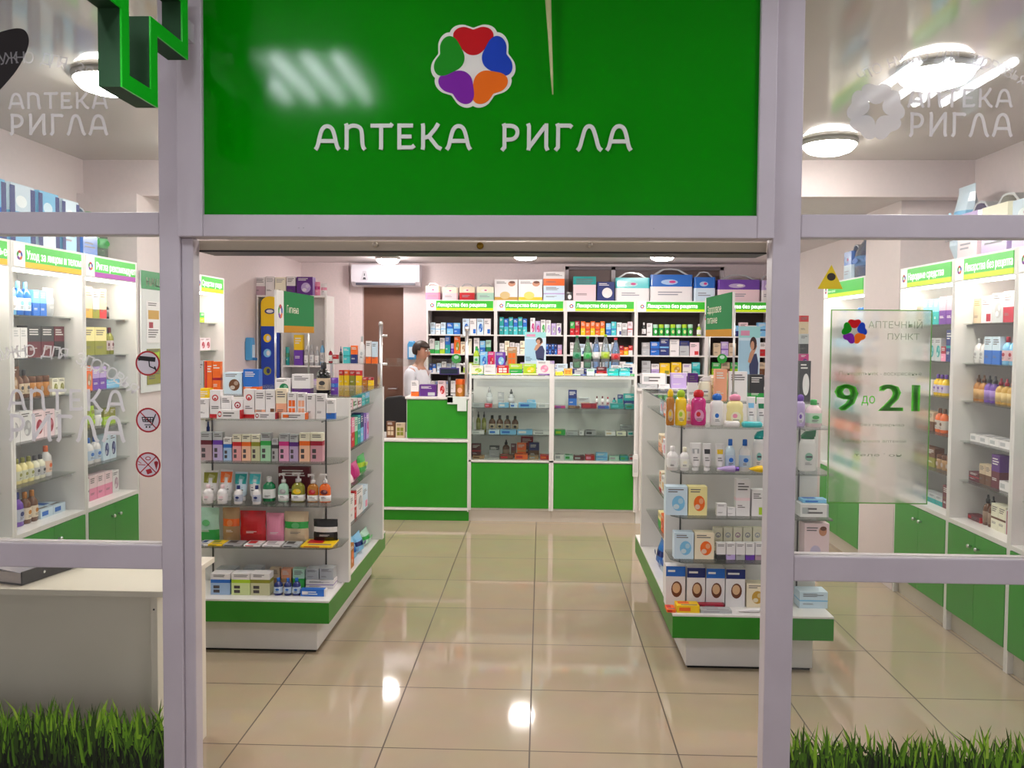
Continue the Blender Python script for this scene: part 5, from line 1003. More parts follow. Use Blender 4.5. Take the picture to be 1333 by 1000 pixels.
shelfrow(0, 4, fill(557, 579, 3, [420, 421.5], [('paleblue', 'skyblue'), ('white', 'skyblue')]) + fill(580, 599, 2, [420.5], [('blue', 'skyblue'), ('skyblue', 'blue')], 'half') + fill(602, 642, 4, [415], [('paleblue', 'blue'), ('white', 'blue')], ['pic', 'spot']))
shelfrow(1, 4, fill(647, 686, 6, [413, 415], [('teal', 'skyblue'), ('blue', 'turquoise')], ['line', 'half']) + fill(690, 734, 6, [414, 418, 416.5, 417, 421, 421], [('white', 'magenta'), ('lilac', 'magenta'), ('white', 'green'), ('white', 'lilac'), ('lilac', 'grey'), ('white', 'violet')], 'pic'))
shelfrow(2, 4, fill(739, 753, 2, [419, 418], [('green', 'red'), ('crimson', 'red')], 'half') + fill(754, 788, 5, [418.5, 420], [('orange', 'yellow'), ('orange', 'red')], ['half', 'line']) + fill(789, 827, 5, [421, 419, 420, 421, 419], [('skyblue', 'blue'), ('turquoise', 'blue'), ('white', 'navy'), ('white', 'grey'), ('palepink', 'red')], ['half', 'line', 'spot']))
shelfrow(3, 4, [(833, 839, 420, 'b', 'black', 'white', ''), (840, 847.5, 421, 'c', 'white', 'grey', '')] + fill(848, 905, 7, [422.5], [('green', 'mint'), ('green', 'lime')], kind='j') + [(910, 916, 422, 'b', 'lime', 'white', '')])
shelfrow(4, 4, fill(924, 1000, 6, [424, 420], [('palepink', 'red'), ('white', 'blue'), ('skyblue', 'navy')], ['half', 'line']))
shelfrow(0, 3, [(556, 563, 441, 'c', 'white', 'green', 'foot'), (563.6, 570, 444, 'c', 'mint', 'green', 'foot'), (570.6, 577.5, 440, 'c', 'white', 'lime', 'foot'), (578, 585, 437.5, 'c', 'blue', 'teal', 'half'), (586, 590, 447, 'c', 'lilac', 'violet', 'half'), (590.5, 599, 438, 'c', 'orange', 'olive', 'pic'), (599.6, 607, 445, 'c', 'cream', 'tan', 'pic'), (607.6, 615, 441, 'c', 'ivory', 'grey', ''), (618, 626, 440, 'c', 'white', 'teal', 'spot'), (626.6, 634, 444, 'c', 'skyblue', 'blue', 'half'), (635, 642, 443, 'c', 'mint', 'emerald', 'half')])
shelfrow(1, 3, fill(647, 683, 5, [447, 444, 446], [('white', 'grey'), ('ivory', 'tan'), ('white', 'black')], ['line', 'text']) + fill(712, 728, 4, [448], [('blue', 'navy'), ('navy', 'blue')], 'half') + [(728.5, 734.5, 449, 'c', 'lilac', 'pink', 'half')])
shelfrow(2, 3, fill(739, 750, 2, [446], [('white', 'grey'), ('silver', 'grey')]) + fill(752, 806, 6, [448, 446], [('paleblue', 'navy'), ('white', 'teal')], 'spot') + fill(808, 827, 3, [450, 452], [('crimson', 'orange'), ('orange', 'yellow'), ('red', 'white')], 'half'))
shelfrow(3, 3, [(833, 844, 446, 'c', 'grey', 'silver', 'half'), (845, 857.5, 445, 'c', 'blue', 'navy', 'line'), (858, 871, 440, 'c', 'navy', 'skyblue', 'line'), (871.8, 885, 442, 'c', 'white', 'grey', 'text'), (885.5, 899, 444, 'c', 'silver', 'navy', 'head'), (900, 913, 446, 'c', 'palepink', 'red', 'spot')])
shelfrow(4, 3, fill(926, 958, 3, [447, 445], [('beige', 'tan'), ('lilac', 'violet')], ['plain', 'line']) + fill(962, 1000, 4, [446], [('crimson', 'pink'), ('white', 'red')], 'half'))
shelfrow(0, 2, [(556, 560, 473, 'c', 'navy', 'blue', 'half'), (560.5, 565, 474, 'c', 'blue', 'white', 'half')] + fill(566, 600, 5, [473, 471], [('paleblue', 'blue'), ('white', 'grey'), ('silver', 'blue')], ['text', 'half']) + fill(603, 642, 5, [472], [('white', 'lime'), ('lime', 'green')], 'half'))
shelfrow(1, 2, fill(647, 734, 9, [472, 470, 474], [('white', 'blue'), ('palepink', 'red'), ('mint', 'teal'), ('lilac', 'violet')], ['half', 'line', 'text']))
shelfrow(2, 2, fill(739, 827, 9, [472, 471], [('paleblue', 'navy'), ('white', 'grey'), ('skyblue', 'navy')], ['half', 'spot']))
shelfrow(3, 2, [(833, 845, 470, 'c', 'silver', 'grey', 'line'), (846, 857, 474, 'c', 'white', 'lilac', 'half'), (858, 872, 473, 'c', 'yellow', 'olive', 'spot'), (874, 888, 472, 'c', 'yellow', 'gold', 'pic'), (890, 902, 474, 'c', 'white', 'violet', 'text'), (903, 914, 472, 'c', 'turquoise', 'teal', 'half')])
shelfrow(4, 2, fill(924, 1000, 6, [472], [('green', 'lime'), ('beige', 'brown')], 'half'))
shelfrow(0, 1, fill(556, 600, 6, [496], [('white', 'grey'), ('silver', 'blue')], 'text'))
# packages on top of the back units
T0 = 'doorway'
front('packages along the back units', 'on top of back wall units', T0, 10.46, 2.1205, [
 (553.5, 573, 368, 'd', 'cream', 'pink', '', dict(d=.16)), (575.5, 596, 370, 'd', 'ivory', 'palepink', '', dict(d=.16)), (598, 618, 369, 'd', 'cream', 'red', '', dict(d=.16)), (620.5, 643, 369, 'd', 'ivory', 'mint', '', dict(d=.16)),
 (644, 674, 364, 'c', 'white', 'gold', 'baby'), (675, 706, 364, 'c', 'white', 'yellow', 'baby'), (707.5, 735, 372, 'c', 'paleblue', 'lilac', 'line'), (737, 745, 380, 'c', 'charcoal', 'white', 'pic'), (746.5, 776, 360, 'c', 'palepink', 'teal', 'head'), (777.5, 800, 367, 'c', 'navy', 'white', 'pic'),
 (801.5, 846, 354, 'd', 'turquoise', 'white', '', dict(d=.22)), (847, 902, 349, 'd', 'blue', 'white', '', dict(d=.22)), (904, 932, 353, 'd', 'blue', 'paleblue', '', dict(d=.22)), (935, 990, 357, 'd', 'violet', 'palepink', '', dict(d=.22)), (992, 1008, 358, 'd', 'lilac', 'white', '', dict(d=.22))], dmax=.16)
front('packages along the back units', 'stacked on lilac lined carton, back wall units', T0, 10.47, pt(720, 372, 10.46).z + .002, [(707.5, 735, 354, 'c', 'white', 'orange', 'half', dict(d=.12))])

# ------------------------------------------------------------------ side wall shelves
def fillbay(u, rz, where, grp, rows, rev):
    nm = 'cosmetic_box' if rz > 0 else 'medicine_box'
    for k, seq in rows: bay(u, rz, f'on {where} {["deck", "fifth shelf", "fourth shelf", "third shelf", "second shelf", "top shelf"][k]}', .655 if k == 0 else SH[k - 1], seq, rev, grp, nm)
gl = 'cosmetics on the lit wall shelves'
fillbay(LB[1], R(90), 'yellow-band bay', gl, [
 (5, [(3, 'b', .06, .05, .19, 'skyblue', 'white', ''), (2, 'b', .06, .05, .18, 'blue', 'skyblue', ''), (2, 'c', .06, .05, .14, 'skyblue', 'blue', 'half'), (2, 'k', .1, .05, .16, 'silver', 'paleblue', 'mid')], ),
 (4, [(1, 'c', .08, .05, .15, 'skyblue', 'blue', 'half'), (1, 't', .05, .04, .15, 'paleblue', 'yellow', 'cap'), (2, 'c', .06, .05, .16, 'white', 'silver', 'text'), (2, 'c', .12, .06, .17, 'charcoal', 'maroon', 'half'), (1, 'c', .1, .06, .17, 'maroon', 'black', 'half')]),
 (3, [(2, 'c', .09, .06, .17, 'brown', 'tan', 'pic'), (2, 'b', .05, .05, .15, 'brown', 'charcoal', 'dark'), (3, 'j', .06, .06, .11, 'amber', 'brown', ''), (2, 'c', .06, .05, .09, 'ivory', 'olive', 'pic')]),
 (2, [(1, 'c', .07, .06, .16, 'violet', 'orange', 'foot'), (2, 'c', .11, .06, .16, 'white', 'grey', 'pic'), (2, 'c', .1, .06, .15, 'palepink', 'crimson', 'pic'), (1, 'c', .06, .05, .14, 'white', 'grey', 'text')]),
 (1, [(3, 'b', .05, .05, .14, 'ivory', 'maroon', ''), (3, 'b', .05, .05, .135, 'paleyellow', 'olive', ''), (2, 'b', .05, .05, .13, 'ivory', 'charcoal', ''), (1, 'b', .06, .06, .17, 'white', 'orange', '')]),
 (0, [(1, 'b', .08, .06, .19, 'skyblue', 'white', ''), (2, 'b', .07, .06, .18, 'violet', 'navy', ''), (2, 'b', .06, .06, .17, 'brown', 'amber', ''), (2, 'f', .12, .16, .05, 'paleblue', 'blue', '')])], False)
fillbay(LB[2], R(90), 'purple-band bay', gl, [
 (5, [(1, 'c', .08, .06, .19, 'beige', 'violet', 'foot'), (1, 'c', .08, .06, .19, 'beige', 'crimson', 'foot'), (1, 'c', .08, .06, .19, 'beige', 'gold', 'foot'), (1, 'c', .08, .06, .18, 'silver', 'olive', 'foot'), (1, 'c', .08, .06, .185, 'beige', 'red', 'foot'), (1, 'o', .05, .05, .12, 'black', 'charcoal', '')]),
 (4, [(2, 'b', .06, .06, .15, 'gold', 'brown', ''), (2, 'c', .14, .08, .17, 'paleyellow', 'olive', 'half'), (2, 'b', .05, .05, .17, 'olive', 'maroon', '')]),
 (3, [(1, 'j', .07, .07, .08, 'amber', 'black', ''), (2, 'c', .08, .06, .15, 'orange', 'tan', 'pic'), (2, 'c', .08, .06, .14, 'lilac', 'violet', 'half'), (1, 'c', .16, .07, .05, 'skyblue', 'paleblue', 'line')]),
 (2, [(5, 't', .055, .045, .13, 'lime', 'olive', 'cap'), (1, 'j', .07, .07, .1, 'white', 'silver', ''), (2, 'c', .07, .06, .1, 'olive', 'lime', 'half')]),
 (1, [(2, 'b', .09, .06, .17, 'paleblue', 'skyblue', ''), (2, 'b', .08, .06, .16, 'white', 'blue', ''), (2, 'c', .08, .06, .16, 'paleblue', 'navy', 'pic')]),
 (0, [(2, 'c', .09, .07, .14, 'white', 'grey', 'line'), (3, 'c', .09, .07, .15, 'palepink', 'pink', 'half'), (2, 'c', .08, .06, .14, 'white', 'mauve', 'pic')])], False)
fillbay(LB[3], R(90), 'pier-side bay', gl, [
 (5, [(2, 'c', .07, .05, .1, 'white', 'grey', 'pic'), (3, 'c', .08, .05, .08, 'green', 'lime', 'half')]), (4, [(3, 'c', .1, .05, .12, 'white', 'orange', 'pic'), (2, 'c', .1, .05, .1, 'palepink', 'crimson', 'pic')]),
 (3, [(3, 'c', .09, .05, .13, 'white', 'red', 'pic'), (2, 'c', .09, .05, .13, 'silver', 'grey', 'text')]), (2, [(4, 'b', .06, .05, .14, 'white', 'grey', ''), (2, 'b', .06, .05, .13, 'silver', 'red', '')]), (1, [(4, 'c', .1, .05, .13, 'paleblue', 'blue', 'half')])], False)
fillbay(LB[0], R(90), 'first bay', gl, [(k, [(3, 'b', .07, .06, .16, *(('skyblue', 'white'), ('white', 'blue'), ('lilac', 'violet'), ('orange', 'white'), ('mint', 'green'), ('palepink', 'pink'))[k], ''), (3, 'c', .08, .06, .15, *(('white', 'teal'), ('cream', 'red'), ('white', 'violet'), ('beige', 'brown'), ('white', 'lime'), ('paleblue', 'navy'))[k], 'half')]) for k in range(6)], False)
gr = 'medicines on the lit wall shelves'
fillbay(RB[2], R(-90), 'bay before pier', gr, [
 (5, [(1, 'c', .09, .06, .12, 'beige', 'tan', 'pic'), (3, 'c', .07, .05, .16, 'skyblue', 'teal', 'half'), (2, 'c', .09, .06, .17, 'mauve', 'purple', 'half'), (2, 'c', .06, .05, .18, 'teal', 'blue', 'line')]), (4, [(2, 'c', .09, .06, .1, 'white', 'grey', 'pic'), (2, 'c', .08, .05, .14, 'silver', 'teal', 'pic'), (1, 'c', .06, .05, .09, 'crimson', 'pink', 'half'), (3, 'c', .07, .05, .19, 'navy', 'teal', 'line')]),
 (3, [(3, 'c', .08, .05, .09, 'white', 'grey', 'text'), (3, 'b', .05, .05, .13, 'yellow', 'violet', '')]), (2, [(3, 'c', .09, .06, .12, 'beige', 'brown', 'half'), (2, 'b', .06, .05, .15, 'orange', 'brown', '')]),
 (1, [(3, 'c', .1, .06, .12, 'brown', 'olive', 'half'), (3, 'j', .06, .06, .09, 'tan', 'brown', '')]), (0, [(3, 'b', .045, .045, .09, 'white', 'navy', ''), (3, 'c', .09, .07, .06, 'silver', 'teal', 'half'), (1, 'c', .09, .06, .14, 'maroon', 'brown', 'line')])], True)
fillbay(RB[1], R(-90), 'middle lime bay', gr, [
 (5, [(1, 'c', .08, .06, .14, 'beige', 'tan', 'text'), (1, 'c', .11, .06, .15, 'palepink', 'crimson', 'spot'), (1, 'c', .11, .06, .16, 'silver', 'grey', 'pic'), (2, 'c', .1, .06, .165, 'palepink', 'crimson', 'half')]), (4, [(2, 'b', .06, .05, .14, 'white', 'grey', ''), (2, 'c', .08, .05, .15, 'paleblue', 'blue', 'half'), (4, 'b', .06, .05, .15, 'skyblue', 'crimson', '')]),
 (3, [(2, 'o', .055, .055, .15, 'amber', 'brown', ''), (2, 'o', .055, .055, .15, 'violet', 'charcoal', ''), (3, 'o', .055, .055, .14, 'gold', 'crimson', ''), (1, 'c', .08, .06, .18, 'beige', 'brown', 'head')]), (2, [(4, 'f', .1, .1, .04, 'white', 'silver', ''), (1, 'c', .07, .05, .16, 'white', 'crimson', 'head'), (1, 'c', .06, .05, .09, 'cream', 'orange', 'half')]),
 (1, [(1, 'c', .11, .06, .05, 'maroon', 'red', 'line'), (2, 'c', .06, .05, .11, 'beige', 'brown', 'half'), (1, 'c', .08, .06, .18, 'purple', 'maroon', 'half'), (2, 'f', .09, .1, .05, 'white', 'silver', '')]), (0, [(1, 'l', .14, .06, .03, 'maroon', 'red', ''), (2, 'o', .05, .05, .17, 'brown', 'black', ''), (2, 'c', .07, .06, .14, 'ivory', 'brown', 'line'), (2, 'c', .08, .06, .13, 'white', 'crimson', 'stripe')])], True)
fillbay(RB[0], R(-90), 'nearest lime bay', gr, [
 (5, [(3, 'c', .09, .06, .16, 'mint', 'teal', 'half'), (3, 'c', .09, .06, .17, 'grey', 'silver', 'line')]), (4, [(3, 'b', .06, .06, .15, 'skyblue', 'grey', ''), (3, 'c', .09, .06, .15, 'grey', 'blue', 'half')]), (3, [(5, 'c', .09, .06, .14, 'white', 'grey', 'pic')]), (2, [(3, 'f', .12, .1, .05, 'mint', 'teal', ''), (2, 'c', .1, .06, .1, 'white', 'teal', 'half')]), (1, [(5, 'c', .1, .06, .14, 'palepink', 'red', 'pic')]), (0, [(3, 'c', .12, .07, .1, 'palepink', 'crimson', 'half'), (2, 'c', .1, .07, .12, 'white', 'red', 'pic')])], True)
fillbay(RB[3], R(-90), 'bay beyond pier', gr, [(k, [(4, 'c', .1, .06, .13, *(('white', 'teal'), ('orange', 'brown'), ('paleblue', 'teal'), ('mauve', 'crimson'), ('skyblue', 'grey'), ('white', 'silver'))[k], 'half'), (3, 'b', .06, .05, .15, *(('lime', 'green'), ('amber', 'red'), ('white', 'grey'), ('tan', 'brown'), ('white', 'blue'), ('paleblue', 'blue'))[k], '')]) for k in range(6)], True)
# packages on top of the side units
def tops(X, rz, y0, seq, where, grp, z=2.1455):
    y = y0; names = naming([look(q_[0], *q_[4:7]) for q_ in seq], where, 'window', False)
    for i, (kind, w, d, h, base, acc, st) in enumerate(seq):
        item(kind, w, d, h, base, acc, st, (X, y + w / 2, z), rz, names[i], grp); y += w + .012
gp_ = 'packages on top of the cosmetics shelves'
tops(-2.86, R(90), 3.62, [('d', .24, .2, .33, 'skyblue', 'blue', 'pic'), ('d', .22, .2, .32, 'skyblue', 'skyblue', 'pic'), ('d', .23, .2, .33, 'skyblue', 'blue', 'pic'), ('d', .24, .2, .33, 'paleblue', 'skyblue', 'pic'), ('d', .22, .2, .33, 'skyblue', 'paleblue', 'pic'), ('d', .2, .2, .32, 'paleblue', 'skyblue', 'pic'), ('d', .2, .2, .31, 'skyblue', 'blue', ''), ('w', .11, .11, .3, 'green', 'green', ''), ('w', .11, .11, .3, 'emerald', 'green', '')], 'on the cosmetics shelf tops', gp_)
tops(-2.86, R(90), 6.50, [('w', .11, .11, .28, 'green', 'white', ''), ('w', .11, .11, .27, 'emerald', 'lime', ''), ('c', .1, .1, .2, 'white', 'mint', 'half')], 'on the pier-side bay top', gp_)
gp2 = 'packages on top of the lime banded shelves'
tops(2.57, R(-90), 3.7, [('d', .3, .22, .3, 'white', 'lilac', ''), ('d', .3, .22, .31, 'lilac', 'white', ''), ('d', .28, .22, .33, 'paleblue', 'lilac', ''), ('d', .3, .22, .34, 'ivory', 'lilac', ''), ('d', .26, .22, .34, 'lilac', 'palepink', ''), ('k', .2, .2, .47, 'paleblue', 'skyblue', 'mid')], 'on the lime-band shelf tops', gp2)
tops(2.57, R(-90), 6.42, [('w', .24, .24, .38, 'clear' if 0 else 'paleblue', 'blue', ''), ('w', .24, .24, .38, 'skyblue', 'blue', ''), ('d', .2, .2, .3, 'blue', 'paleblue', '')], 'on the shelf top beyond the pier', gp2)

for px_, py_, lb in ((594, 467, 'round green shelf tag on the doorway side medicine unit'), (940, 467, 'round green shelf tag behind the green two word signboard')):
    c = pt(px_, py_, 10.36); t = empty('shelf_tag', c); tag(t, lb, 'shelf tag', 'round green shelf tags')
    b = MB(); b.prism([(.058 * math.cos(a * .3142), .058 * math.sin(a * .3142)) for a in range(20)], -.004, 0, '#1f9a34'); b.build('disc', t)
    b = MB(); b.prism([(.03 * math.cos(a * .5236), .018 + .022 * math.sin(a * .5236)) for a in range(12)], -.0045, -.0041, 'mint'); b.build('print', t)
c = pt(827, 606, 7.645); t = empty('leaflet_holder', c); tag(t, 'small white holder on the corner of the further glass counter', 'holder')
b = MB(); b.prism([(-.024, -.1), (.024, -.1), (.026, .08), (.016, .105), (-.016, .105), (-.026, .08)], -.03, 0, M('#eceaea', .35)); b.build('casing', t, bev=.006)
b = MB(); b.prism([(-.016, -.06), (.016, -.06), (.016, .06), (-.016, .06)], -.0325, -.0302, M('#d4d2d4', .3)); b.build('window', t)

# ------------------------------------------------------------------ poster on the pier
po = empty('poster_board', (-2.645, 5.53, 0)); po.rotation_euler = (0, 0, R(90)); tag(po, 'tall white poster board with dark green heading on the wall pier', 'poster')
b = MB(); b.box(0, .80, -.012, -.002, 1.29, 2.10, M('#dcdee0', .35)); b.build('board', po)
b = MB(); b.box(.0, .80, -.015, -.0122, 1.98, 2.10, M('#128a48', .35)); b.build('heading', po)
b = MB(); put_text(b, 'НАШИ АКЦИИ', .38, -.0156, 2.025, .055, 'ivory', .62, bold=.002); b.build('lettering', po)
for i, (x, z, c, lb) in enumerate(((.17, 1.62, 'white', 'white price leaflet in upper row near the poster edge'), (.45, 1.62, 'white', 'white price leaflet in upper row further along the poster'), (.17, 1.34, 'olive', 'olive green leaflet in the lower row of the poster'), (.45, 1.34, 'mauve', 'mauve leaflet in the lower row further along the poster'))):
    b = MB(); b.box(-.1, .1, -.003, 0, 0, .28 if i < 2 else .24, c); y = -.0036; rg = random.Random(i)
    b.rect(-.08, .08, .16, .22, y, M('gold' if i < 2 else 'lime')); b.rect(-.07, -.01, .1, .14, y, M('crimson')); bars(b, -.08, .08, .09, 4, y, '#5a5458', rg, .007); bars(b, -.08, .08, .27 if i < 2 else .235, 2, y, '#5a5458', rg, .006)
    o = b.build('leaflet', None, Vector((-2.645, 5.53, 0)) + Matrix.Rotation(R(90), 3, 'Z') @ Vector((x, -.0125, z)), R(90)); tag(o, lb, 'leaflet', 'leaflets on the poster board')

# ------------------------------------------------------------------ air conditioner
ax0, ax1 = pt(457, 437, YB - .2), pt(546, 437, YB - .2); az1, az0 = pt(500, 344.5, YB - .2).z, pt(500, 373, YB - .2).z
ac = empty('air_conditioner', ((ax0.x + ax1.x) / 2, YB - .001, az0)); tag(ac, 'white wall air conditioner above the brown doorway', 'air conditioner')
w, h = ax1.x - ax0.x, az1 - az0
b = MB(); n = 8; prof = [(-.05, 0), (0, 0), (0, h), (-.2, h)] + [(-.2 - .015 * math.sin(k / 7 * math.pi), h - k / 7 * (h - .06)) for k in range(1, 8)] + [(-.13, .01)]
b.raw([(x, y, z) for x in (-w / 2, w / 2) for y, z in prof], [tuple(range(len(prof))), tuple(range(2 * len(prof) - 1, len(prof) - 1, -1))] + [(i, i + len(prof), (i + 1) % len(prof) + len(prof), (i + 1) % len(prof)) for i in range(len(prof))], M('#e4e0ea', .25)); b.build('casing', ac, bev=.006)
b = MB(); b.box(-w / 2 + .06, w / 2 - .06, -.205, -.15, .018, .05, M('#4a4a58', .4)); b.build('air_vent', ac)
b = MB(); b.box(-w / 2 + .05, w / 2 - .05, -.212, -.2, .046, .056, M('#c8c4d0', .3)); b.build('vent_flap', ac)
b = MB(); b.prism([(-.05, .075), (.05, .075), (.022, .19), (-.022, .19)], -.2185, -.2145, M('#c8c6d0', .3)); b.prism([(-.02, .085), (.02, .085), (.012, .11), (-.012, .11)], -.222, -.2185, M('#3a3a44')); b.prism([(-.006, .13), (.006, .13), (.004, .16), (-.004, .16)], -.222, -.2185, M('#3a3a44'))
for v in range(len(b.v)): b.v[v] = (b.v[v][0] - w * .3, b.v[v][1], b.v[v][2])
b.build('sticker', ac)
# ------------------------------------------------------------------ narrow unit in the far corner
ux0, ux1, uy = -3.04, pt(425, 437, 9.0).x, 9.0
fu = empty('corner_shelf_unit', ((ux0 + ux1) / 2, uy, 0)); tag(fu, 'white corner shelving with a blue insole display by the far wall', 'shelf unit')
def ubd(mb, nm): mb.v = [(x - fu.location.x, y - uy, z) for x, y, z in mb.v]; return mb.build(nm, fu)
xs = lambda p: pt(p, 437, uy).x
for x in (ux0, xs(366), ux1 - .018): b = MB(); b.box(x, x + .018, uy, uy + .34, 0, 2.08, WHITE); ubd(b, 'side_panel')
b = MB(); b.box(ux0 + .0185, ux1 - .0185, uy + .32, uy + .335, 0, 2.08, WHITE); ubd(b, 'back_panel')
b = MB(); b.box(ux0, ux1, uy, uy + .34, 2.0805, 2.10, WHITE); ubd(b, 'top_panel')
UZ = [pt(400, p, uy).z for p in (476, 519, 562)]
for z in UZ: b = MB(); b.box(xs(366) + .0185, ux1 - .0185, uy + .01, uy + .3195, z - .016, z, WHITE); ubd(b, 'shelf')
b = MB(); b.box(ux0 + .0185, xs(366) - .0005, uy + .01, uy + .3, 0, .5, WHITE); ubd(b, 'lower_cabinet')
ins = empty('insole_display', (xs(353), uy - .022, .502)); tag(ins, 'tall blue display with rounded yellow top in the corner shelving', 'display')
hh = pt(353, 386, uy).z - .502; w = xs(364) - xs(341)
b = MB(); b.box(-w / 2, w / 2, -.02, .02, 0, hh * .80, '#1a3fa8'); b.build('blue_panel', ins)
b = MB(); b.prism([(-w / 2, hh * .8005), (w / 2, hh * .8005), (w / 2, hh * .95)] + [(w / 2 * math.cos(a * .2618), hh * .95 + hh * .05 * math.sin(a * .2618)) for a in range(1, 12)] + [(-w / 2, hh * .95)], -.021, .02, 'yellow'); b.ell(0, hh * .9, w * .3, .03, -.0216, M('navy')); b.ell(0, hh * .9, w * .2, .018, -.022, M('white')); b.build('yellow_top', ins)
for z, c in ((.72, 'yellow'), (.62, 'skyblue'), (.5, 'olive')): b = MB(); b.ell(-w * .15, 0, w * .22, .045, -.0206, M(c)); b.ell(-w * .1, 0, w * .1, .028, -.021, M('navy' if c == 'olive' else 'white')); b.build('printed_patch', ins, (0, 0, hh * z))
U = 'far corner'
front('goods in the corner unit', 'on corner shelving upper shelf', U, uy + .06, UZ[0], [(371, 376, 452, 'k', 'teal', 'emerald', 'mid'), (382.5, 394, 436, 'c', 'yellow', 'violet', 'half'), (395, 401, 450, 'b', 'grey', 'white', ''), (402, 408, 449, 'b', 'grey', 'silver', ''), (409, 415, 451, 'b', 'silver', 'white', ''), (416, 422, 443, 'b', 'skyblue', 'grey', '')], parts=False)
front('goods in the corner unit', 'on corner shelving middle shelf', U, uy + .06, UZ[1], [(372, 384, 493, 'c', 'white', 'violet', 'half'), (386, 398, 495, 'c', 'paleblue', 'navy', 'pic'), (400, 420, 494, 'c', 'lilac', 'purple', 'half')], parts=False)
front('boxes on the corner unit', 'on top of corner shelving', U, uy + .03, 2.1005, [(330, 345, 361, 'c', 'white', 'mauve', 'half'), (345.6, 357, 360, 'c', 'white', 'grey', 'text'), (358, 372, 361, 'c', 'ivory', 'grey', 'text'), (373, 384.5, 360, 'c', 'white', 'purple', 'half'), (386, 407, 360.5, 'c', 'purple', 'lilac', 'pic'), (409, 416, 367, 'k', 'pink', 'magenta', 'mid'), (417, 425, 369, 'k', 'white', 'pink', 'mid')], dmax=.14, parts=False)
# hand sanitiser holders
def holder(x, y, z, rz, lb, grp=None):
    t = empty('soap_dispenser', (x, y, z)); t.rotation_euler = (0, 0, rz); tag(t, lb, 'dispenser', grp)
    b = MB(); b.prism([(-.055, 0), (.055, 0), (.055, .19), (.035, .235), (-.035, .235), (-.055, .19)], -.07, 0, M('#4a9ad0', .3)); b.build('casing', t, bev=.01)
    b = MB(); b.prism([(-.035, .03), (.035, .03), (.035, .16), (-.035, .16)], -.0745, -.0705, M('#d4e6f2', .3)); b.build('window', t); b = MB(); b.box(-.03, .03, -.1, -.0705, .0, .025, M('#2a78b4', .3)); b.build('lever', t)
holder(XL + .001, pt and 8.72, pt(320, 469, 8.72).z, R(90), 'blue soap dispenser on the side wall before the corner shelving', 'blue soap dispensers')
holder(pt(537, 437, YB).x, YB - .001, pt(537, 468, YB).z, 0, 'blue soap dispenser on the back wall behind the pharmacist', 'blue soap dispensers')
# office chair behind the desk
ch = empty('office_chair', (pt(512, 437, 8.6).x, 8.6, 0)); tag(ch, 'black office chair behind the lower cash desk', 'chair')
b = MB(); b.prism([(-.2, .62), (.2, .62), (.22, .85), (.17, 1.02), (.05, 1.06), (-.1, 1.04), (-.21, .9)], .16, .22, M('#141216', .6)); b.build('backrest', ch, bev=.02)
b = MB(); b.box(-.23, .23, -.22, .2, .44, .51, M('#141216', .6)); b.build('seat', ch, bev=.02)
b = MB(); b.tube([(0, 0, .08), (0, 0, .44)], .03, DARKM); b.build('column', ch); b = MB(); b.box(-.03, .03, .18, .22, .46, .7, DARKM); b.build('back_bracket', ch)
for k in range(5): a = k * 1.2566; b = MB(); b.tube([(0, 0, .1), (.26 * math.cos(a), .26 * math.sin(a), .07)], [.028, .018], DARKM); l = b.build('leg', ch); b = MB(); b.lathe([(.01, 0), (.028, .012), (.028, .042), (.01, .054)], DARKM, 10, c=(.26 * math.cos(a), .26 * math.sin(a), 0)); b.build('caster', l)

# ------------------------------------------------------------------ the pharmacist
def skin(name, joints, edges, mat, parent, root=0, sub=2):
    me = bpy.data.meshes.new(name); me.from_pydata([j[0] for j in joints], edges, []); o = link(name, me, parent); me.materials.append(mat)
    m = o.modifiers.new('skin', 'SKIN'); m.use_smooth_shade = True
    for v, j in zip(me.skin_vertices[0].data, joints): v.radius = j[1] if isinstance(j[1], tuple) else (j[1], j[1]); v.use_root = False
    me.skin_vertices[0].data[root].use_root = True
    s = o.modifiers.new('smooth', 'SUBSURF'); s.levels = sub; s.render_levels = sub; return o
SKIN = noisy('skin_tone', '#b98670', '#c08d76', 12, .5)
pe = empty('person', (pt(541, 437, 9.75).x, 9.75, 0)); pe.rotation_euler = (0, 0, R(-22)); tag(pe, 'person with short dark hair in a white coat looking down behind the cash desk', 'person')
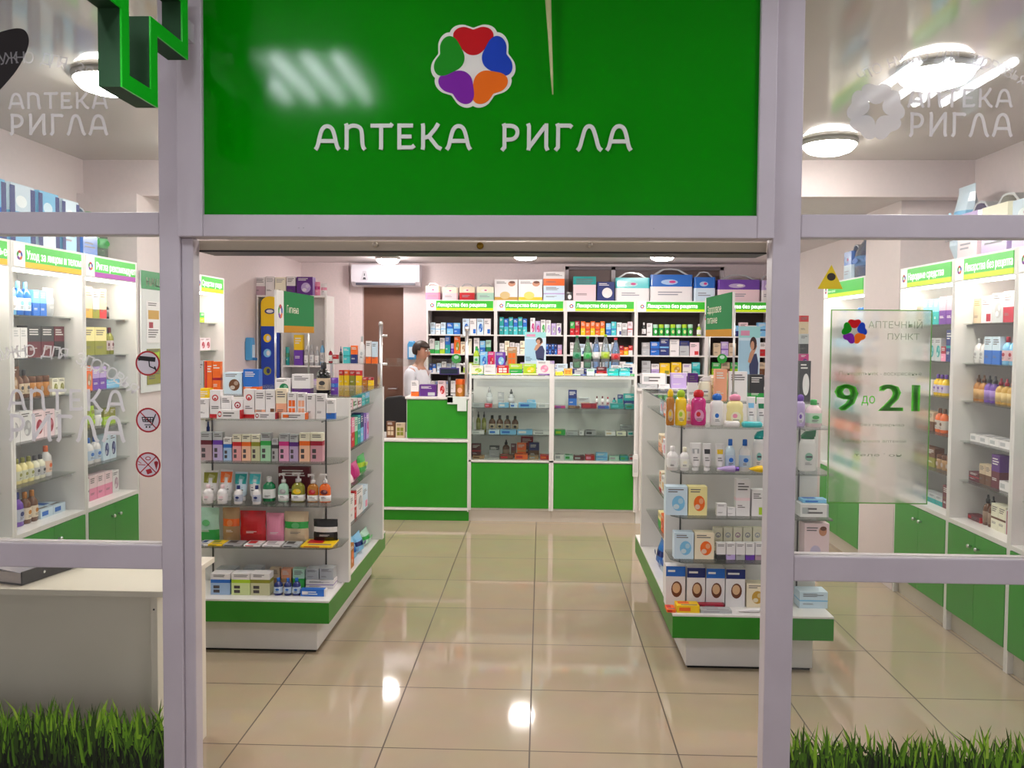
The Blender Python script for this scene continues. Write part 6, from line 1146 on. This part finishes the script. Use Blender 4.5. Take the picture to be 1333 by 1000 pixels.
# standing, facing +x, head bent over the counter, forearms forward; y is sideways
J = [((0, 0, .86), (.12, .105)), ((.0, 0, 1.0), (.105, .1)), ((.01, 0, 1.16), (.11, .115)), ((.02, 0, 1.28), (.09, .12)), ((.045, 0, 1.355), .052), ((.065, 0, 1.40), (.058, .05)), ((.085, 0, 1.45), (.085, .068)), ((.09, 0, 1.52), (.088, .07)), ((.08, 0, 1.565), (.06, .052))]
E_ = [(i, i + 1) for i in range(8)]
for s in (-1, 1):
    k = len(J); J += [((.02, s * .1, 1.27), .058), ((.02, s * .165, 1.24), .055), ((.03, s * .2, 1.08), .045), ((.06, s * .21, .98), .04), ((.18, s * .17, .96), .034), ((.28, s * .13, .965), .026), ((.33, s * .125, .962), (.034, .018))]
    E_ += [(3, k)] + [(k + i, k + i + 1) for i in range(6)]
    w = k + 6; wx, wy, wz = J[w][0]
    for i, (dy, ln) in enumerate(((-.027, .055), (-.009, .066), (.009, .062), (.026, .05))):
        q = len(J); J += [((wx + .03, wy + dy, wz - .002), .0095), ((wx + .03 + ln * .5, wy + dy * 1.1, wz - .006), .0085), ((wx + .025 + ln, wy + dy * 1.15, wz - .022), .0075)]; E_ += [(w, q), (q, q + 1), (q + 1, q + 2)]
    q = len(J); J += [((wx + .0, wy - s * .034, wz + .0), .011), ((wx + .028, wy - s * .05, wz - .008), .009)]; E_ += [(w, q), (q, q + 1)]
    k = len(J); J += [((0, s * .085, .80), .088), ((.01, s * .09, .46), .06), ((-.02, s * .09, .28), .055), ((-.02, s * .09, .09), .04), ((.03, s * .092, .045), (.04, .04)), ((.13, s * .095, .035), (.035, .03))]
    E_ += [(0, k)] + [(k + i, k + i + 1) for i in range(5)]
bd_ = skin('body', J, E_, SKIN, pe)
# face: nose, eyes, brows, mouth, ears on the head (facing +x, tipped down)
def blob(nm, pos, rad, mat, par=None):
    bm = bmesh.new(); bmesh.ops.create_uvsphere(bm, u_segments=12, v_segments=8, radius=1); me = bpy.data.meshes.new(nm); bm.to_mesh(me); bm.free(); me.materials.append(mat)
    for p in me.polygons: p.use_smooth = True
    o = link(nm, me, par or pe, pos); o.scale = rad; return o
blob('nose', (.178, 0, 1.478), (.018, .012, .022), SKIN); blob('mouth', (.165, 0, 1.445), (.008, .022, .006), M('#9a4f48', .5))
for s in (-1, 1):
    blob('eye', (.158, s * .03, 1.508), (.012, .013, .009), M('#e8e4e0', .2)); blob('eyebrow', (.162, s * .031, 1.528), (.008, .018, .004), M('#241a16', .6)); blob('ear', (.078, s * .07, 1.495), (.016, .01, .028), SKIN)
hb = bmesh.new(); bmesh.ops.create_uvsphere(hb, u_segments=20, v_segments=14, radius=1)
bmesh.ops.delete(hb, geom=[v for v in hb.verts if v.co.z < -.75 or (v.co.x > .45 and v.co.z < .35) or (v.co.x > .05 and v.co.z < -.05)], context='VERTS')
me = bpy.data.meshes.new('hair'); hb.to_mesh(me); hb.free(); me.materials.append(noisy('dark_hair', '#2a1c18', '#3c2a24', 60, .5, stretch=(1, 1, 6)))
for p in me.polygons: p.use_smooth = True
o = link('hair', me, pe, (.074, 0, 1.52)); o.scale = (.104, .088, .1); o.rotation_euler = (0, R(14), 0); sm = o.modifiers.new('thick', 'SOLIDIFY'); sm.thickness = .12; sm.offset = 0
CO = noisy('white_coat', '#d8d8e2', '#e2e2ea', 10, .8)
CJ = [((-.005, 0, .62), (.165, .175)), ((-.005, 0, .80), (.15, .16)), ((0, 0, 1.0), (.135, .135)), ((.01, 0, 1.16), (.138, .145)), ((.018, 0, 1.27), (.11, .13)), ((.03, 0, 1.325), (.07, .075))]; CE = [(i, i + 1) for i in range(5)]
for s in (-1, 1):
    k = len(CJ); CJ += [((.02, s * .12, 1.265), .078), ((.02, s * .17, 1.235), .073), ((.03, s * .203, 1.08), .06), ((.06, s * .212, .98), .056), ((.18, s * .172, .962), .048), ((.25, s * .142, .964), .042)]; CE += [(4, k)] + [(k + i, k + i + 1) for i in range(5)]
skin('coat', CJ, CE, CO, pe)
TJ = []; TE = []
for s in (-1, 1): k = len(TJ); TJ += [((0, s * .09, .74), .1), ((.01, s * .092, .46), .078), ((-.02, s * .092, .26), .07), ((-.02, s * .092, .09), .062)]; TE += [(k, k + 1), (k + 1, k + 2), (k + 2, k + 3)]
TE.append((0, 4)); skin('trousers', TJ, TE, M('#3a3c48', .8), pe)
for s in (-1, 1): b = MB(); b.lathe([(.5, 0), (.52, .2), (.48, .6), (.3, 1)], M('#1c1a1c', .5), 16); o = b.build('shoe', pe, (.045, s * .093, 0)); o.scale = (.27, .1, .085)
